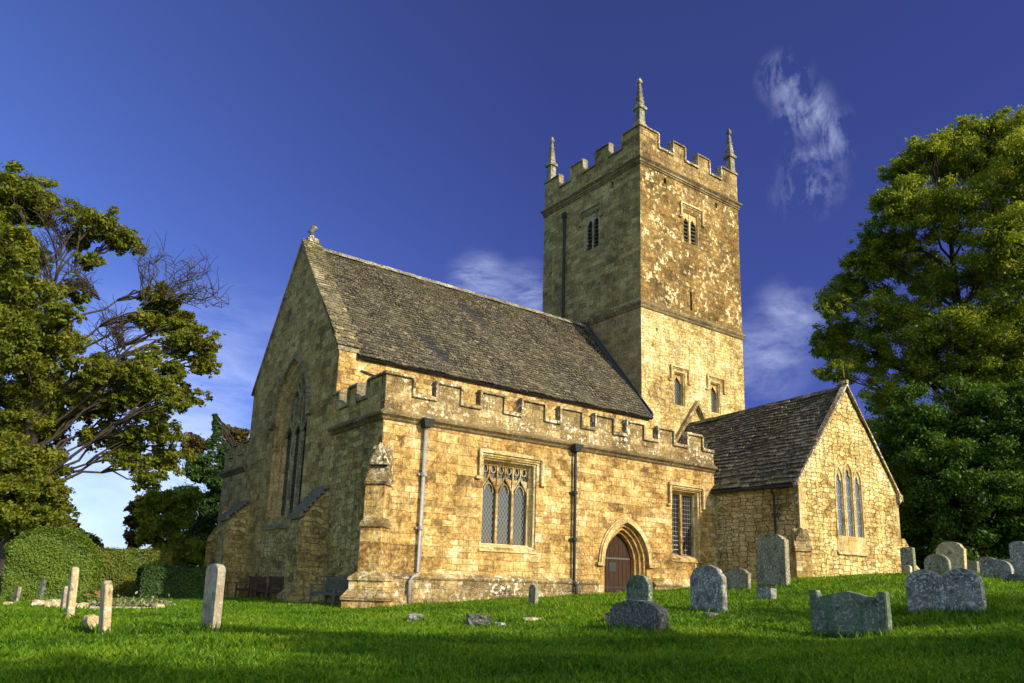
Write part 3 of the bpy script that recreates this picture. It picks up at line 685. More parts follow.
for i in (1, 2): tr.fbox(WX, YW-1.42+i*lw_-.06, YW-1.42+i*lw_+.06, 2.0, 7.2, -.44, -.28)
for i in range(3):
    light_head(tr, WX, YW-1.42+i*lw_, YW-1.42+(i+1)*lw_, 5.5, 6.15, -.35, .06, True)
    cx = YW-1.42+(i+.5)*lw_; tr.fbox(WX, cx-.045, cx+.045, 6.1, 7.2 if i != 1 else 8.0, -.43, -.30)
for i in range(6):
    a0 = YW-1.42+i*lw_/2
    if 0 < i < 5: light_head(tr, WX, a0, a0+lw_/2, 6.85, 7.2, -.35, .045, False)
light_head(tr, WX, YW-.9, YW, 7.0, 7.75, -.35, .05, True); light_head(tr, WX, YW, YW+.9, 7.0, 7.75, -.35, .05, True)
wpart(tr, 'tracery', M_WTRIM, wwin)
q = MB(); oa = arch(YW, 2.10, 6.1, 6.1, 8.98, 14)[1:-1]; ia = arch(YW, 1.94, 6.1, 6.1, 8.78, 14)[1:-1]; q.strip(WX, oa, ia, -.02, .15)
q.fbox(WX, YW-2.42, YW-2.05, 5.95, 6.1, -.02, .18); q.fbox(WX, YW+2.05, YW+2.42, 5.95, 6.1, -.02, .18); wpart(q, 'hood_mould', M_WTRIM, wwin)
q = MB(); q.hexa([WX.p(YW-2.0, 1.45, -.62), WX.p(YW-2.0, 2.1, -.62), WX.p(YW+2.0, 2.1, -.62), WX.p(YW+2.0, 1.45, -.62), WX.p(YW-2.0, 1.45, .16), WX.p(YW-2.0, 1.6, .16), WX.p(YW+2.0, 1.6, .16), WX.p(YW+2.0, 1.45, .16)]); wpart(q, 'sill', M_WTRIM, wwin)
q = MB(); q.fbox(WX, YW-1.9, YW+1.9, -2, 1.45, -.02, .10); wpart(q, 'wall_panel', M_WRUB, church)
q = MB(); q.fbox(WX, NS+.1, NN-.1, -2, -.6, .001, .16); wpart(q, 'plinth', M_WRUB, church)
def west_buttress(y0, y1, pr, ztop, z1, mat=M_WRUB):
    q = MB(); fr = Fr((0, y0, 0), (-1, 0, 0), (0, 1, 0))
    q.prism(fr, [(-.1, -2), (-.1, ztop+.15), (.0, ztop+.15), (pr, z1), (pr, -.9), (pr+.2, -1.1), (pr+.2, -2)], 0, y1-y0)
    o = wpart(q, 'buttress', mat, church)
    s = MB(); n = 7
    for i in range(n):
        u0, u1 = i/n, (i+1)/n; zz0 = ztop+(z1-ztop)*u0+.2; zz1 = ztop+(z1-ztop)*u1+.2
        j = random.uniform(-.03, .03)
        s.hexa([(-pr*u0-.0, y0-.05, zz0-.16), (-pr*u0, y1+.05, zz0-.16), (-pr*u1-.08, y1+.05, zz1-.16), (-pr*u1-.08, y0-.05, zz1-.16),
                (-pr*u0-.0, y0-.05, zz0-.04), (-pr*u0, y1+.05, zz0-.04), (-pr*u1-.08, y1+.05, zz1+.05), (-pr*u1-.08, y0-.05, zz1+.05)])
    wpart(s, 'weathering', plain('grey weathering slabs', (.13, .115, .08), .9, var=.6, sc_=8), o)
    return o
west_buttress(4.05, 5.15, 1.0, 2.75, 1.55); west_buttress(13.0, 14.3, 1.0, 2.8, 1.9)
# north aisle end with stepped buttress
NA = 18.1
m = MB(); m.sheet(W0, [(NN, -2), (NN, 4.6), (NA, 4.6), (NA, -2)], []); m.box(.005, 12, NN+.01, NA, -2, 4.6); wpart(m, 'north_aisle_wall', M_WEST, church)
SPn = [(c_, z_-.35) for c_, z_ in SP]
string_run(W0, NN, NA+.1, SPn, M_STR)
battlement(W0, [(NN+.0, NN+.7), (NN+1.5, NN+2.4), (NA-.9, NA)], 4.77, 5.45, 6.0, .34, NN, NA, M_WEST, M_WTRIM)
q = MB(); q.prism(Fr((.4, NA-.9, 0), Vector((-.9, .43, 0)).normalized(), Vector((.43, .9, 0)).normalized()), [(0, -2.2), (0, 3.3), (.35, 2.8), (.45, 2.1), (.95, 1.3), (1.0, -.4), (1.15, -1.0), (1.15, -2.2)], -.5, .5); wpart(q, 'buttress', M_WRUB, church)
# clerestory + nave roof
m = MB(); m.face([(.5, NN, -2), (.5, NN, 8.15), (XT+.3, NN, 8.15), (XT+.3, NN, -2)]); wpart(m, 'nave_north_wall', M_WEST, church)
m = MB(); m.face([(.45, NS, 5), (.45, NS, 8.3), (XT+.3, NS, 8.3), (XT+.3, NS, 5)])
m.fbox(S0, -.025, .68, 5.0, 8.2, -NS-.02, -NS+.13)
wpart(m, 'clerestory_wall', M_GOLD, church)
q = MB(); q.tube([(1.95, NS-.06, 5.9), (1.95, NS-.06, 7.2), (1.8, NS-.06, 7.35), (.95, NS-.07, 7.5)], .03, 6); wpart(q, 'conduit', M_IRON, church)
def tiled_slope(name, p_eave0, p_eave1, p_ridge0, p_ridge1, mat, cw=.24, cl_=.17, th=.028, parent=church):
    p0, p1, r0, r1 = map(Vector, (p_eave0, p_eave1, p_ridge0, p_ridge1))
    ux = (p1-p0); Lx = ux.length; ux.normalize(); vy = (r0-p0); Ly = vy.length; vy.normalize(); nn = ux.cross(vy).normalized()
    if nn.z < 0: nn = -nn
    q = MB(); k = 0; v = 0.; rows = 0
    sag = lambda u, v: .05*math.sin(u*.9+1)*math.sin(v*.8) + .03*math.sin(u*2.3+v)
    V_, F_ = [], []
    while v < Ly:
        c_ = cl_*(1.25-.45*v/Ly); u = -random.uniform(0, cw)
        while u < Lx:
            wdt = cw*random.uniform(.65, 1.35); a0, a1 = max(u+.006, -.02), min(u+wdt-.006, Lx+.02)
            if a1-a0 > .03:
                t_ = th*random.uniform(.7, 1.7); j = random.uniform(-.02, .02); lift = random.uniform(0, .02)
                v0, v1 = v+j, min(v+c_*1.5, Ly+.02)
                s0 = sag((a0+a1)/2, v)
                def P(aa, vv, hh): f_ = aa/Lx; return p0+ux*aa+((r0-p0)*(1-f_)+(r1-p1)*f_)*(vv/Ly)+nn*(hh+s0)
                i = len(V_)
                V_ += [P(a0, v0, lift+.0), P(a1, v0, lift+.0), P(a1, v0+.01*random.random(), lift+t_+.012), P(a0, v0, lift+t_+.012), P(a1, v1, t_*.2), P(a0, v1, t_*.2)]
                F_ += [(i, i+1, i+2, i+3), (i+3, i+2, i+4, i+5), (i, i+3, i+5, i), (i+1, i+4, i+2, i+1)]
            u += wdt
        v += c_
    F_ = [f for f in F_ if len(set(f)) == 4] + [tuple(dict.fromkeys(f)) for f in F_ if len(set(f)) < 4]
    q.v = [tuple(p) for p in V_]; q.f = F_
    me_o = q_build_fast(q, name, mat, parent)
    s = MB(); s.face([p0-nn*.03, p1-nn*.03, r1-nn*.03, r0-nn*.03]); s.face([p0-nn*.12, p1-nn*.12, p1-nn*.02, p0-nn*.02]); wpart(s, 'roof_boarding', M_IRON, me_o)
    return me_o
def q_build_fast(q, name, mat, parent):
    me = bpy.data.meshes.new(name); me.from_pydata(q.v, [], q.f); me.materials.append(mat)
    o = bpy.data.objects.new(name, me); COL.objects.link(o); o.parent = parent; o.location = -parent.location; return o
SLP = (NR-NE_)/(YC-NS)
ey = NS-.22; ez = NE_-.22*SLP+.30
nroof = tiled_slope('nave_roof', (.75, ey, ez), (XT-.02, ey, ez), (.75, YC, NR), (XT-.02, YC, NR), M_SLATE)
tiled_slope('nave_roof_north_slope', (.75, 2*YC-ey, ez), (XT-.02, 2*YC-ey, ez), (.75, YC, NR), (XT-.02, YC, NR), M_SLATE, cw=.6, cl_=.4)
# small return of the roof in front of the tower's south-west corner
def ridge(p0, p1, mat, w_=.2, parent=church, n=36):
    q = MB(); p0, p1 = Vector(p0), Vector(p1); dv_ = (p1-p0)/n; t = dv_.normalized(); sd = t.cross(Vector((0, 0, 1))).normalized()
    for i in range(n):
        a_ = p0+dv_*i+t*.01+Vector((0, 0, random.uniform(-.015, .015))); b_ = p0+dv_*(i+1)-t*.01+Vector((0, 0, random.uniform(-.015, .015)))
        for s_ in (1, -1):
            q.hexa([a_+Vector((0, 0, .0)), b_, b_+sd*s_*w_-Vector((0, 0, w_*.95)), a_+sd*s_*w_-Vector((0, 0, w_*.95)),
                    a_+Vector((0, 0, .07)), b_+Vector((0, 0, .07)), b_+sd*s_*(w_+.03)-Vector((0, 0, w_*.9)), a_+sd*s_*(w_+.03)-Vector((0, 0, w_*.9))])
    return wpart(q, 'ridge_tiles', mat, parent)
ridge((.7, YC, NR+.05), (XT, YC, NR+.05), M_RIDGE)
# west verge: broad slated coping, a little higher than the roof
vo = tiled_slope('verge', (-.12, NS-.16, NE_-.16*SLP+.50), (.80, NS-.16, NE_-.16*SLP+.50), (-.12, YC, NR+.24), (.80, YC, NR+.24), M_VERGE, cw=.3, cl_=.2)
q = MB()
for s_ in (1, -1):
    def Y(y): return YC+s_*(y-YC)
    q = MB(); q.hexa([(-.1, Y(NS-.16), NE_-.16*SLP+.33), (.78, Y(NS-.16), NE_-.16*SLP+.33), (.78, YC, NR+.04), (-.1, YC, NR+.04),
            (-.1, Y(NS-.16), NE_-.16*SLP+.48), (.78, Y(NS-.16), NE_-.16*SLP+.48), (.78, YC, NR+.22), (-.1, YC, NR+.22)])
    wpart(q, 'gable_coping', M_WTRIM, church)
# weathered finial
q = MB(); q.box(.12, .62, YC-.25, YC+.25, NR+.1, NR+.38); q.box(.24, .46, YC-.12, YC+.12, NR+.36, NR+.55); fin = wpart(q, 'finial', M_COPE, church, bevel=.05)
q = MB(); q.tube([(.35, YC, NR+.53), (.33, YC, NR+.62), (.28, YC+.03, NR+.72), (.34, YC, NR+.84), (.44, YC-.02, NR+.98), (.42, YC, NR+1.1)], [.07, .09, .15, .11, .15, .06], 8)
wpart(q, 'broken_cross', M_G_DARK, fin, smooth=True)
# --- tower
m = MB(); TF = Fr((0, YT, 0), (1, 0, 0), (0, -1, 0)); TWf = Fr((XT, 0, 0), (0, 1, 0), (-1, 0, 0))
X1, Y1 = XT+TW, YT+TY
hA = rect(19.80, 20.62, 9.30, 11.20); hB = rect(22.86, 23.68, 9.36, 11.18)
slit = rect(21.22, 21.40, 15.1, 16.2); bel = rect(20.80, 22.18, 19.25, 21.28)
belw = rect(8.25, 9.55, 19.1, 21.5)
h1 = rect(19.16, 19.36, 22.32, 22.68); h2 = rect(23.72, 23.92, 22.32, 22.68); h3 = rect(7.0, 7.2, 22.3, 22.7); h4 = rect(18.4, 18.5, 13.2, 13.4)
m.sheet(TF, [(XT, -1), (XT, 14.5), (X1, 14.5), (X1, -1)], [hA, hB, h4])
m.face([(X1, YT, -1), (X1, YT, 14.5), (X1, Y1, 14.5), (X1, Y1, -1)]); m.face([(XT, Y1, -1), (XT, Y1, 14.5), (X1, Y1, 14.5), (X1, Y1, -1)])
wpart(m, 'tower_lower_stage', M_GOLDT, church)
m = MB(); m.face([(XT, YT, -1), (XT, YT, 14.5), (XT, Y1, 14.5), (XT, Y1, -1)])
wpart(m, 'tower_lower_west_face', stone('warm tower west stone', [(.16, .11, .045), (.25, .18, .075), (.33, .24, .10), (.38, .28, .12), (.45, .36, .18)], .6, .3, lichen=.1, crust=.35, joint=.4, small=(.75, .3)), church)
m = MB(); m.sheet(TF, [(XT, 14.5), (XT, 23.3), (X1, 23.3), (X1, 14.5)], [slit, bel, h1, h2])
for h in (h1, h2): m.reveal(TF, h, 0, h, -.5)
m.reveal(TF, slit, 0, slit, -.5)
m.face([(X1, YT, 14.5), (X1, YT, 23.3), (X1, Y1, 23.3), (X1, Y1, 14.5)])
wpart(m, 'tower_upper_stage', M_TUP, church)
m = MB(); m.sheet(TWf, [(YT, 14.5), (YT, 23.3), (Y1, 23.3), (Y1, 14.5)], [belw, h3]); m.reveal(TWf, h3, 0, h3, -.5); m.face([(XT, Y1, 14.5), (XT, Y1, 23.3), (X1, Y1, 23.3), (X1, Y1, 14.5)])
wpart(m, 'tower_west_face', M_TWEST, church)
for name, z, p in (('string_course', 14.55, .13), ('string_course', 23.22, .20)):
    q = MB(); q.band(XT, X1, YT, Y1, [(.003, z-.25), (p*.45, z-.2), (p*.5, z-.1), (p, z), (p+.02, z+.07), (.05, z+.2), (.003, z+.2)]); wpart(q, name, M_STR, church)
# shadow gap moulding under the top string
q = MB(); q.band(XT, X1, YT, Y1, [(.003, 22.85), (.07, 22.9), (.07, 22.96), (.003, 23.0)]); wpart(q, 'string_course', M_STR, church)
q = MB(); q.fbox(TF, 21.0, 21.5, 15, 16.3, -.5, -.45); q.fbox(TF, 19.0, 19.5, 22.2, 22.8, -.5, -.45); q.fbox(TF, 23.6, 24.0, 22.2, 22.8, -.5, -.45); q.fbox(TWf, 6.9, 7.3, 22.2, 22.8, -.5, -.45); q.fbox(TF, 18.35, 18.55, 13.15, 13.45, -.2, -.15)
wpart(q, 'dark_opening', M_LOUV, church)
JT = [(.0, .03), (.05, .07), (.07, .15), (.09, .19), (.10, .32)]
for hole, two, labr, lab in ((hA, False, (19.45, 20.98, 11.55, .85), 'left single-light ringing chamber window'), (hB, False, (22.5, 24.05, 11.55, .85), 'right single-light ringing chamber window')):
    wn, inn = window('window', TF, hole, JT, M_GDIA, M_TRIM, .29); wn['label'] = lab
    x0, x1, z0, z1 = inn[0][0], inn[2][0], inn[0][1], inn[1][1]
    tr = MB(); light_head(tr, TF, x0, x1, z1-.46, z1-.02, -.22, .035, True)
    pp = [(x0, z1-.46)]+[(x0+(x1-x0)*u, z1-.46+.42*(.62*math.sin(min(u, 1-u)*math.pi)**.8+.38*(2*min(u, 1-u))**5)) for u in np.linspace(.05, .95, 15)]+[(x1, z1-.46)]
    tr.prism(TF, pp+[(x1, z1+.02), (x0, z1+.02)], -.27, -.21); wpart(tr, 'tracery', M_ORANGE, wn)
    label_mould(TF, *labr, t=.11, pr=.11, parent=wn)
for fr, hole, labr, tm in ((TF, bel, (20.50, 22.50, 21.68, .95), M_TRIM), (TWf, belw, (7.95, 9.85, 21.85, .9), M_WTRIM)):
    wn, inn = window('window', fr, hole, JT, M_LOUV, tm, .31); wn['label'] = 'two-light belfry window under a square hood'
    x0, x1 = inn[0][0], inn[2][0]; z0, z1 = inn[0][1], inn[1][1]; xm = (x0+x1)/2
    tr = MB(); tr.fbox(fr, xm-.07, xm+.07, z0, z1, -.28, -.14)
    for a0, a1 in ((x0, xm), (xm, x1)):
        light_head(tr, fr, a0, a1, z1-.60, z1-.2, -.2, .04, True)
        pp = [(a0, z1-.60)]+[(a0+(a1-a0)*u, z1-.60+.40*(.62*math.sin(min(u, 1-u)*math.pi)**.8+.38*(2*min(u, 1-u))**5)) for u in np.linspace(.05, .95, 15)]+[(a1, z1-.60)]
        tr.prism(fr, pp+[(a1, z1+.02), (a0, z1+.02)], -.26, -.18)
    wpart(tr, 'tracery', tm, wn)
    lv = MB()
    for i in range(6):
        z = z0+.12+i*.24; lv.hexa([fr.p(x0, z, -.20), fr.p(x1, z, -.20), fr.p(x1, z+.14, -.30), fr.p(x0, z+.14, -.30), fr.p(x0, z+.02, -.20), fr.p(x1, z+.02, -.20), fr.p(x1, z+.16, -.30), fr.p(x0, z+.16, -.30)])
    wpart(lv, 'louvres', plain('dark slate louvres', (.05, .045, .035), .9), wn)
    label_mould(fr, *labr, t=.12, pr=.12, mat=tm, parent=wn)
# tower parapets on four sides
tS = [(XT, 18.68), (20.0, 20.97), (22.2, 23.2), (24.4, X1)]
tWs = [(YT+.34, 6.2), (7.4, 8.45), (9.7, 10.75), (12.0, Y1-.34)]
battlement(TF, tS, 23.42, 24.5, 25.42, .34, XT, X1, stone('tower parapet stone', PARA, .7, .34, lichen=.35, lsc=5, lfine=.15, crust=.5, joint=.4, patch=False), M_COPE)
battlement(TWf, tWs, 23.42, 24.5, 25.42, .34, YT+.34, Y1-.34, M_TWEST, M_WTRIM)
TN = Fr((0, Y1, 0), (1, 0, 0), (0, 1, 0)); TE = Fr((X1, 0, 0), (0, 1, 0), (1, 0, 0))
battlement(TN, tS, 23.42, 24.5, 25.42, .34, XT, X1, M_TWEST, M_WTRIM)
battlement(TE, tWs, 23.42, 24.5, 25.42, .34, YT+.34, Y1-.34, M_TUP, M_COPE)
q = MB(); q.box(XT+.3, X1-.3, YT+.3, Y1-.3, 23.3, 23.8); wpart(q, 'tower_roof', M_LEAD, church)
def pinnacle(x, y, h=1.0):
    q = MB(); z = 25.38
    def fr_(r0, z0, r1, z1):
        r0, r1 = r0*.84, r1*.84
        q.hexa([(x-r0, y-r0, z0), (x+r0, y-r0, z0), (x+r0, y+r0, z0), (x-r0, y+r0, z0), (x-r1, y-r1, z1), (x+r1, y-r1, z1), (x+r1, y+r1, z1), (x-r1, y+r1, z1)])
    fr_(.38, z, .34, z+.14); fr_(.28, z+.14, .25, z+1.06*h); fr_(.36, z+1.0*h, .38, z+1.12*h); fr_(.38, z+1.12*h, .25, z+1.28*h); fr_(.24, z+1.26*h, .075, z+2.62*h)
    fr_(.12, z+2.58*h, .17, z+2.70*h); fr_(.17, z+2.70*h, .05, z+2.95*h)
    o = wpart(q, 'pinnacle', M_RIDGE, church, bevel=.015)
    k = MB()
    for i in range(4):
        zz = z+1.45*h+i*.28; rr_ = .19-(zz-z-1.26*h)/(1.36*h)*.13
        for sx, sy in ((-1, -1), (1, -1), (1, 1), (-1, 1)):
            cx_, cy_ = x+sx*rr_, y+sy*rr_; k.box(cx_-.025, cx_+.025, cy_-.025, cy_+.025, zz, zz+.07)
    wpart(k, 'crocket', M_RIDGE, o)
pinnacle(XT+.28, YT+.28, 1.09); pinnacle(X1-.28, YT+.28, 1.10); pinnacle(XT+.28, Y1-.28, 1.13); pinnacle(X1-.28, Y1-.28, 1.1)
# conductor pipe on the tower's west face
q = MB(); q.tube([(XT-.08, 11.3, 13.2), (XT-.08, 11.3, 22.1)], .09, 6); q.box(XT-.2, XT, 11.15, 11.45, 22.0, 22.35); wpart(q, 'downpipe', M_PIPE_D, church)
# lead flashing of the nave roof on the tower
q = MB(); fl = Fr((XT-.02, 0, 0), (0, 1, 0), (-1, 0, 0))
for s_ in (1, -1):
    def Y(y): return YC+s_*(y-YC)
    q.prism(fl, [(Y(YC), NR-.02), (Y(ey), ez-.02), (Y(ey), ez+.30), (Y(YC), NR+.30)], -.01, .05)
    q.hexa([(XT-.2, Y(ey), ez+.06), (XT-.03, Y(ey), ez+.10), (XT-.03, YC, NR+.10), (XT-.2, YC, NR+.06), (XT-.2, Y(ey), ez+.09), (XT-.03, Y(ey), ez+.14), (XT-.03, YC, NR+.14), (XT-.2, YC, NR+.09)])
wpart(q, 'flashing', M_FLASH, church)
# old roof drip mould on the tower's south face (inverted V)
q = MB(); ax, az = 21.45, 9.78
for s_ in (-1, 1):
    q.prism(TF, [(ax, az), (ax+s_*3.3, az-4.3), (ax+s_*3.3, az-4.56), (ax, az-.28)], -.02, .26)
wpart(q, 'drip_mould', M_PARA, church)
# --- south chapel
TSf = Fr((0, -YP, 0), (1, 0, 0), (0, -1, 0)); TWw = Fr((LA, 0, 0), (0, 1, 0), (-1, 0, 0))
def lan(cx, za): return arch(cx, .27, 1.95, za-.52, za, 8)
lans = [lan(19.95, 4.93), lan(20.72, 5.20), lan(21.45, 4.93)]
m = MB(); m.sheet(TSf, [(LA, -1), (LA, ZE), (XM, ZA), (XB, ZE), (XB, -1)], lans)
wpart(m, 'chapel_south_wall', M_RUB, church)
m = MB(); m.face([(LA, -YP, -1), (LA, -YP, ZE), (LA, .05, ZE), (LA, .05, -1)]); m2 = MB(); m2.face([(XB, -YP, -1), (XB, -YP, ZE), (XB, YT, ZE), (XB, YT, -1)])
wpart(m2, 'chapel_east_wall', M_RUB, church)
m.face([(LA, .05, ZE), (LA, YT, ZE), (LA, YT, 3.5), (LA, .05, 3.5)])
wpart(m, 'chapel_west_wall', stone('grey buff coursed rubble', [(.16, .10, .035), (.34, .23, .08), (.48, .34, .13), (.58, .43, .19), (.66, .53, .29)], .40, .17, rubble=2, lichen=.2, crust=.4, joint=.85, small=(.5, .21), jcol=(.035, .027, .012), bumps=.9, dist=.09), church)  # palette raised to paint extra light onto this shaded wall
for k, h in enumerate(lans):
    cx = [19.95, 20.72, 21.45][k]; za = [4.93, 5.20, 4.93][k]
    inner = arch(cx, .235, 1.97, za-.56, za-.12, 8)
    f = MB(); f.reveal(TSf, h, 0, inner, -.05); f.reveal(TSf, inner, -.05, inner, -.12)
    f.ring(TSf, arch(cx, .37, 1.93, za-.55, za+.17, 8), h, -.01, .03)
    wn = wpart(f, 'lancet_window', M_TRIM, church, label=['left lancet of the chapel gable', 'tallest middle lancet of the chapel gable', 'right lancet of the chapel gable'][k])
    g = MB(); g.sheet(TSf, inner, [], -.085); wpart(g, 'pane', M_GBLUE, wn)
    t_ = MB()
    for s_ in (-1, 1):
        t_.prism(TSf, [(cx+s_*.22, za-.62), (cx+s_*.10, za-.52), (cx+s_*.13, za-.40), (cx+s_*.04, za-.30), (cx, za-.14), (cx+s_*.16, za-.30), (cx+s_*.22, za-.5)], -.075, -.03)
    wpart(t_, 'cusp', M_TRIM, wn)
q = MB(); q.fbox(TSf, 19.55, 21.82, 1.30, 1.93, -.01, .022); wpart(q, 'apron', M_TRIM, church)
q = MB(); q.fbox(TSf, 20.40, 21.06, 1.32, 1.92, .02, .035); wpart(q, 'stained_panel', stone('rust stained apron', [(.45, .22, .06), (.55, .30, .09), (.62, .38, .14)], .9, .9, lichen=0, crust=.1, joint=0, patch=False, stain=0), church)
q = MB(); q.hexa([TSf.p(19.5, 1.16, 0), TSf.p(19.5, 1.32, 0), TSf.p(21.87, 1.32, 0), TSf.p(21.87, 1.16, 0), TSf.p(19.5, 1.16, .1), TSf.p(19.5, 1.2, .1), TSf.p(21.87, 1.2, .1), TSf.p(21.87, 1.16, .1)]); wpart(q, 'sill', M_TRIM, church)
q = MB()   # quoins at the chapel corners, a few mm proud
for k in range(13):
    z = -.7+k*.36; wq = .52 if k % 2 else .30
    q.fbox(TSf, LA-.004, LA+wq, z, z+.35, -.05, .006 + .008*random.random()); q.fbox(TSf, XB-wq, XB+.004, z, z+.35, -.05, .006+.008*random.random())
wpart(q, 'quoins', M_TRIM, church)
sl2 = (ZA-ZE)/(XM-LA)
ex, ez2 = LA-.25, ZE-.25*sl2+.10
cw = tiled_slope('chapel_roof', (ex, -YP-.08, ez2), (ex, YT, ez2), (XM, -YP-.08, ZA-.06), (XM, YT, ZA-.46), M_SLATE2, cw=.33, cl_=.24, th=.04)
tiled_slope('chapel_roof_east_slope', (2*XM-ex, -YP-.08, ez2), (2*XM-ex, YT, ez2), (XM, -YP-.08, ZA-.06), (XM, YT, ZA-.46), M_SLATE2, cw=.5, cl_=.35)
ridge((XM, -YP-.05, ZA-.02), (XM, YT, ZA-.42), M_SLATE2, .16, n=22)
q = MB()
for s_ in (-1, 1):
    def X(x): return XM+s_*(x-XM)
    q.hexa([(X(ex-.02), -YP-.14, ez2-.10), (XM, -YP-.14, ZA+.0), (XM, -YP+.12, ZA+.0), (X(ex-.02), -YP+.12, ez2-.10),
            (X(ex-.02), -YP-.14, ez2+.04), (XM, -YP-.14, ZA+.10), (XM, -YP+.12, ZA+.10), (X(ex-.02), -YP+.12, ez2+.04)])
wpart(q, 'gable_coping', M_COPE, church)
q = MB(); q.hexa([TSf.p(XB-.12, ZE-.42, .0), TSf.p(XB+.12, ZE-.18, .0), TSf.p(XB+.22, ZE+.02, 0), TSf.p(XB-.12, ZE+.1, 0), TSf.p(XB-.12, ZE-.42, .16), TSf.p(XB+.12, ZE-.18, .16), TSf.p(XB+.22, ZE+.02, .16), TSf.p(XB-.12, ZE+.1, .16)]); wpart(q, 'kneeler', M_COPE, church)
q = MB(); q.box(XM-.1, XM+.1, -YP-.16, -YP+.2, ZA+.1, ZA+.26); q.tube([(XM, -YP, ZA+.4), (XM, -YP, ZA+1.0)], .018, 6); wpart(q, 'finial', M_COPE, church)
q = MB(); q.tube([(LA-.3, -YP-.0, ZE-.28), (LA-.3, -.1, ZE-.28)], .07, 8); q.tube([(LA-.3, -3.2, ZE-.3), (LA-.1, -3.2, ZE-.6), (LA-.08, -3.2, -.2)], .05, 8); wpart(q, 'gutter', M_PIPE_D, church)
# aisle downpipes with hopper heads
for x, z0, z1, pm in ((1.55, -.28, 4.72, M_PIPE_L), (8.33, -.28, 4.72, M_PIPE_D)):
    q = MB(); q.tube([(x, -.14, z1), (x, -.14, z0+.05), (x-.03, -.19, z0-.05), (x+.0, -.27, z0-.25)] if pm is M_PIPE_D else [(x, -.14, z1), (x, -.14, z0+.12), (x-.1, -.2, z0+.0), (x-.28, -.26, z0-.06), (x-.36, -.27, z0-.2), (x-.36, -.27, -1.35)], .062, 10)
    if pm is M_PIPE_D: q.tube([(x+.0, -.27, z0-.2), (x+.02, -.27, -1.0)], .06, 10)
    o = wpart(q, 'downpipe', pm, church, smooth=True)
    for zc in (3.0, 1.2):
        k = MB(); k.tube([(x, -.14, zc), (x, -.14, zc+.12)], .10, 10); k.box(x-.17, x+.17, -.1, -.0, zc+.02, zc+.09); wpart(k, 'collar', pm, o)
    k = MB(); k.hexa([(x-.13, -.32, z1-.05), (x+.13, -.32, z1-.05), (x+.13, -.02, z1-.05), (x-.13, -.02, z1-.05), (x-.22, -.38, z1+.24), (x+.22, -.38, z1+.24), (x+.22, -.02, z1+.24), (x-.22, -.02, z1+.24)]); wpart(k, 'hopper', M_PIPE_D, o)

# ------------------------------------------------------------------ gravestones
def outline(kind, w_, h, n=10):
    x = w_/2
    if kind == 'round':
        s = h-x*.75; return [(-x, -.3), (-x, s)]+[(-x*math.cos(t), s+x*.75*math.sin(t)) for t in np.linspace(.12, math.pi-.12, n)]+[(x, s), (x, -.3)]
    if kind == 'low_round':
        s = h-x*.35; return [(-x, -.3), (-x, s)]+[(-x*math.cos(t), s+x*.35*math.sin(t)) for t in np.linspace(.15, math.pi-.15, n)]+[(x, s), (x, -.3)]
    if kind == 'shoulder':
        s = h-.28*w_; return [(-x, -.3), (-x, s), (-x*.80, s+.10*w_)]+[(-x*.8*math.cos(t), s+.1*w_+.18*w_*math.sin(t)) for t in np.linspace(.2, math.pi-.2, n)]+[(x*.80, s+.10*w_), (x, s), (x, -.3)]
    if kind == 'notched':
        s = h-.16*w_; return [(-x, -.3), (-x, s), (-x*.82, s), (-x*.82, s+.05*w_)]+[(-x*.74*math.cos(t), s+.05*w_+.11*w_*math.sin(t)) for t in np.linspace(.1, math.pi-.1, n)]+[(x*.82, s+.05*w_), (x*.82, s), (x, s), (x, -.3)]
    if kind == 'pediment':
        e = h*.85; return [(-x, -.3), (-x, h*.99), (-x*.80, h*.99), (-x*.76, e), (0, h*.985), (x*.76, e), (x*.80, h*.99), (x, h*.99), (x, -.3)]
    if kind == 'twin':
        s = h*.66; out = [(-x, -.3), (-x, s)]
        out += [(-x/2-x/2*math.cos(t), s+h*.34*math.sin(t)) for t in np.linspace(.15, math.pi-.18, n)]
        out += [(x/2-x/2*math.cos(t), s+h*.34*math.sin(t)) for t in np.linspace(.18, math.pi-.15, n)]
        return out+[(x, s), (x, -.3)]
    if kind == 'broken':
        return [(-x, -.3), (-x*.95, h*.82), (-x*.4, h), (x*.3, h*.93), (x*.9, h*.78), (x, -.3)]
    return [(-x, -.3), (-x, h*.97), (-x*.6, h), (x*.7, h*.985), (x, h*.95), (x, -.3)]
gcount = [0]
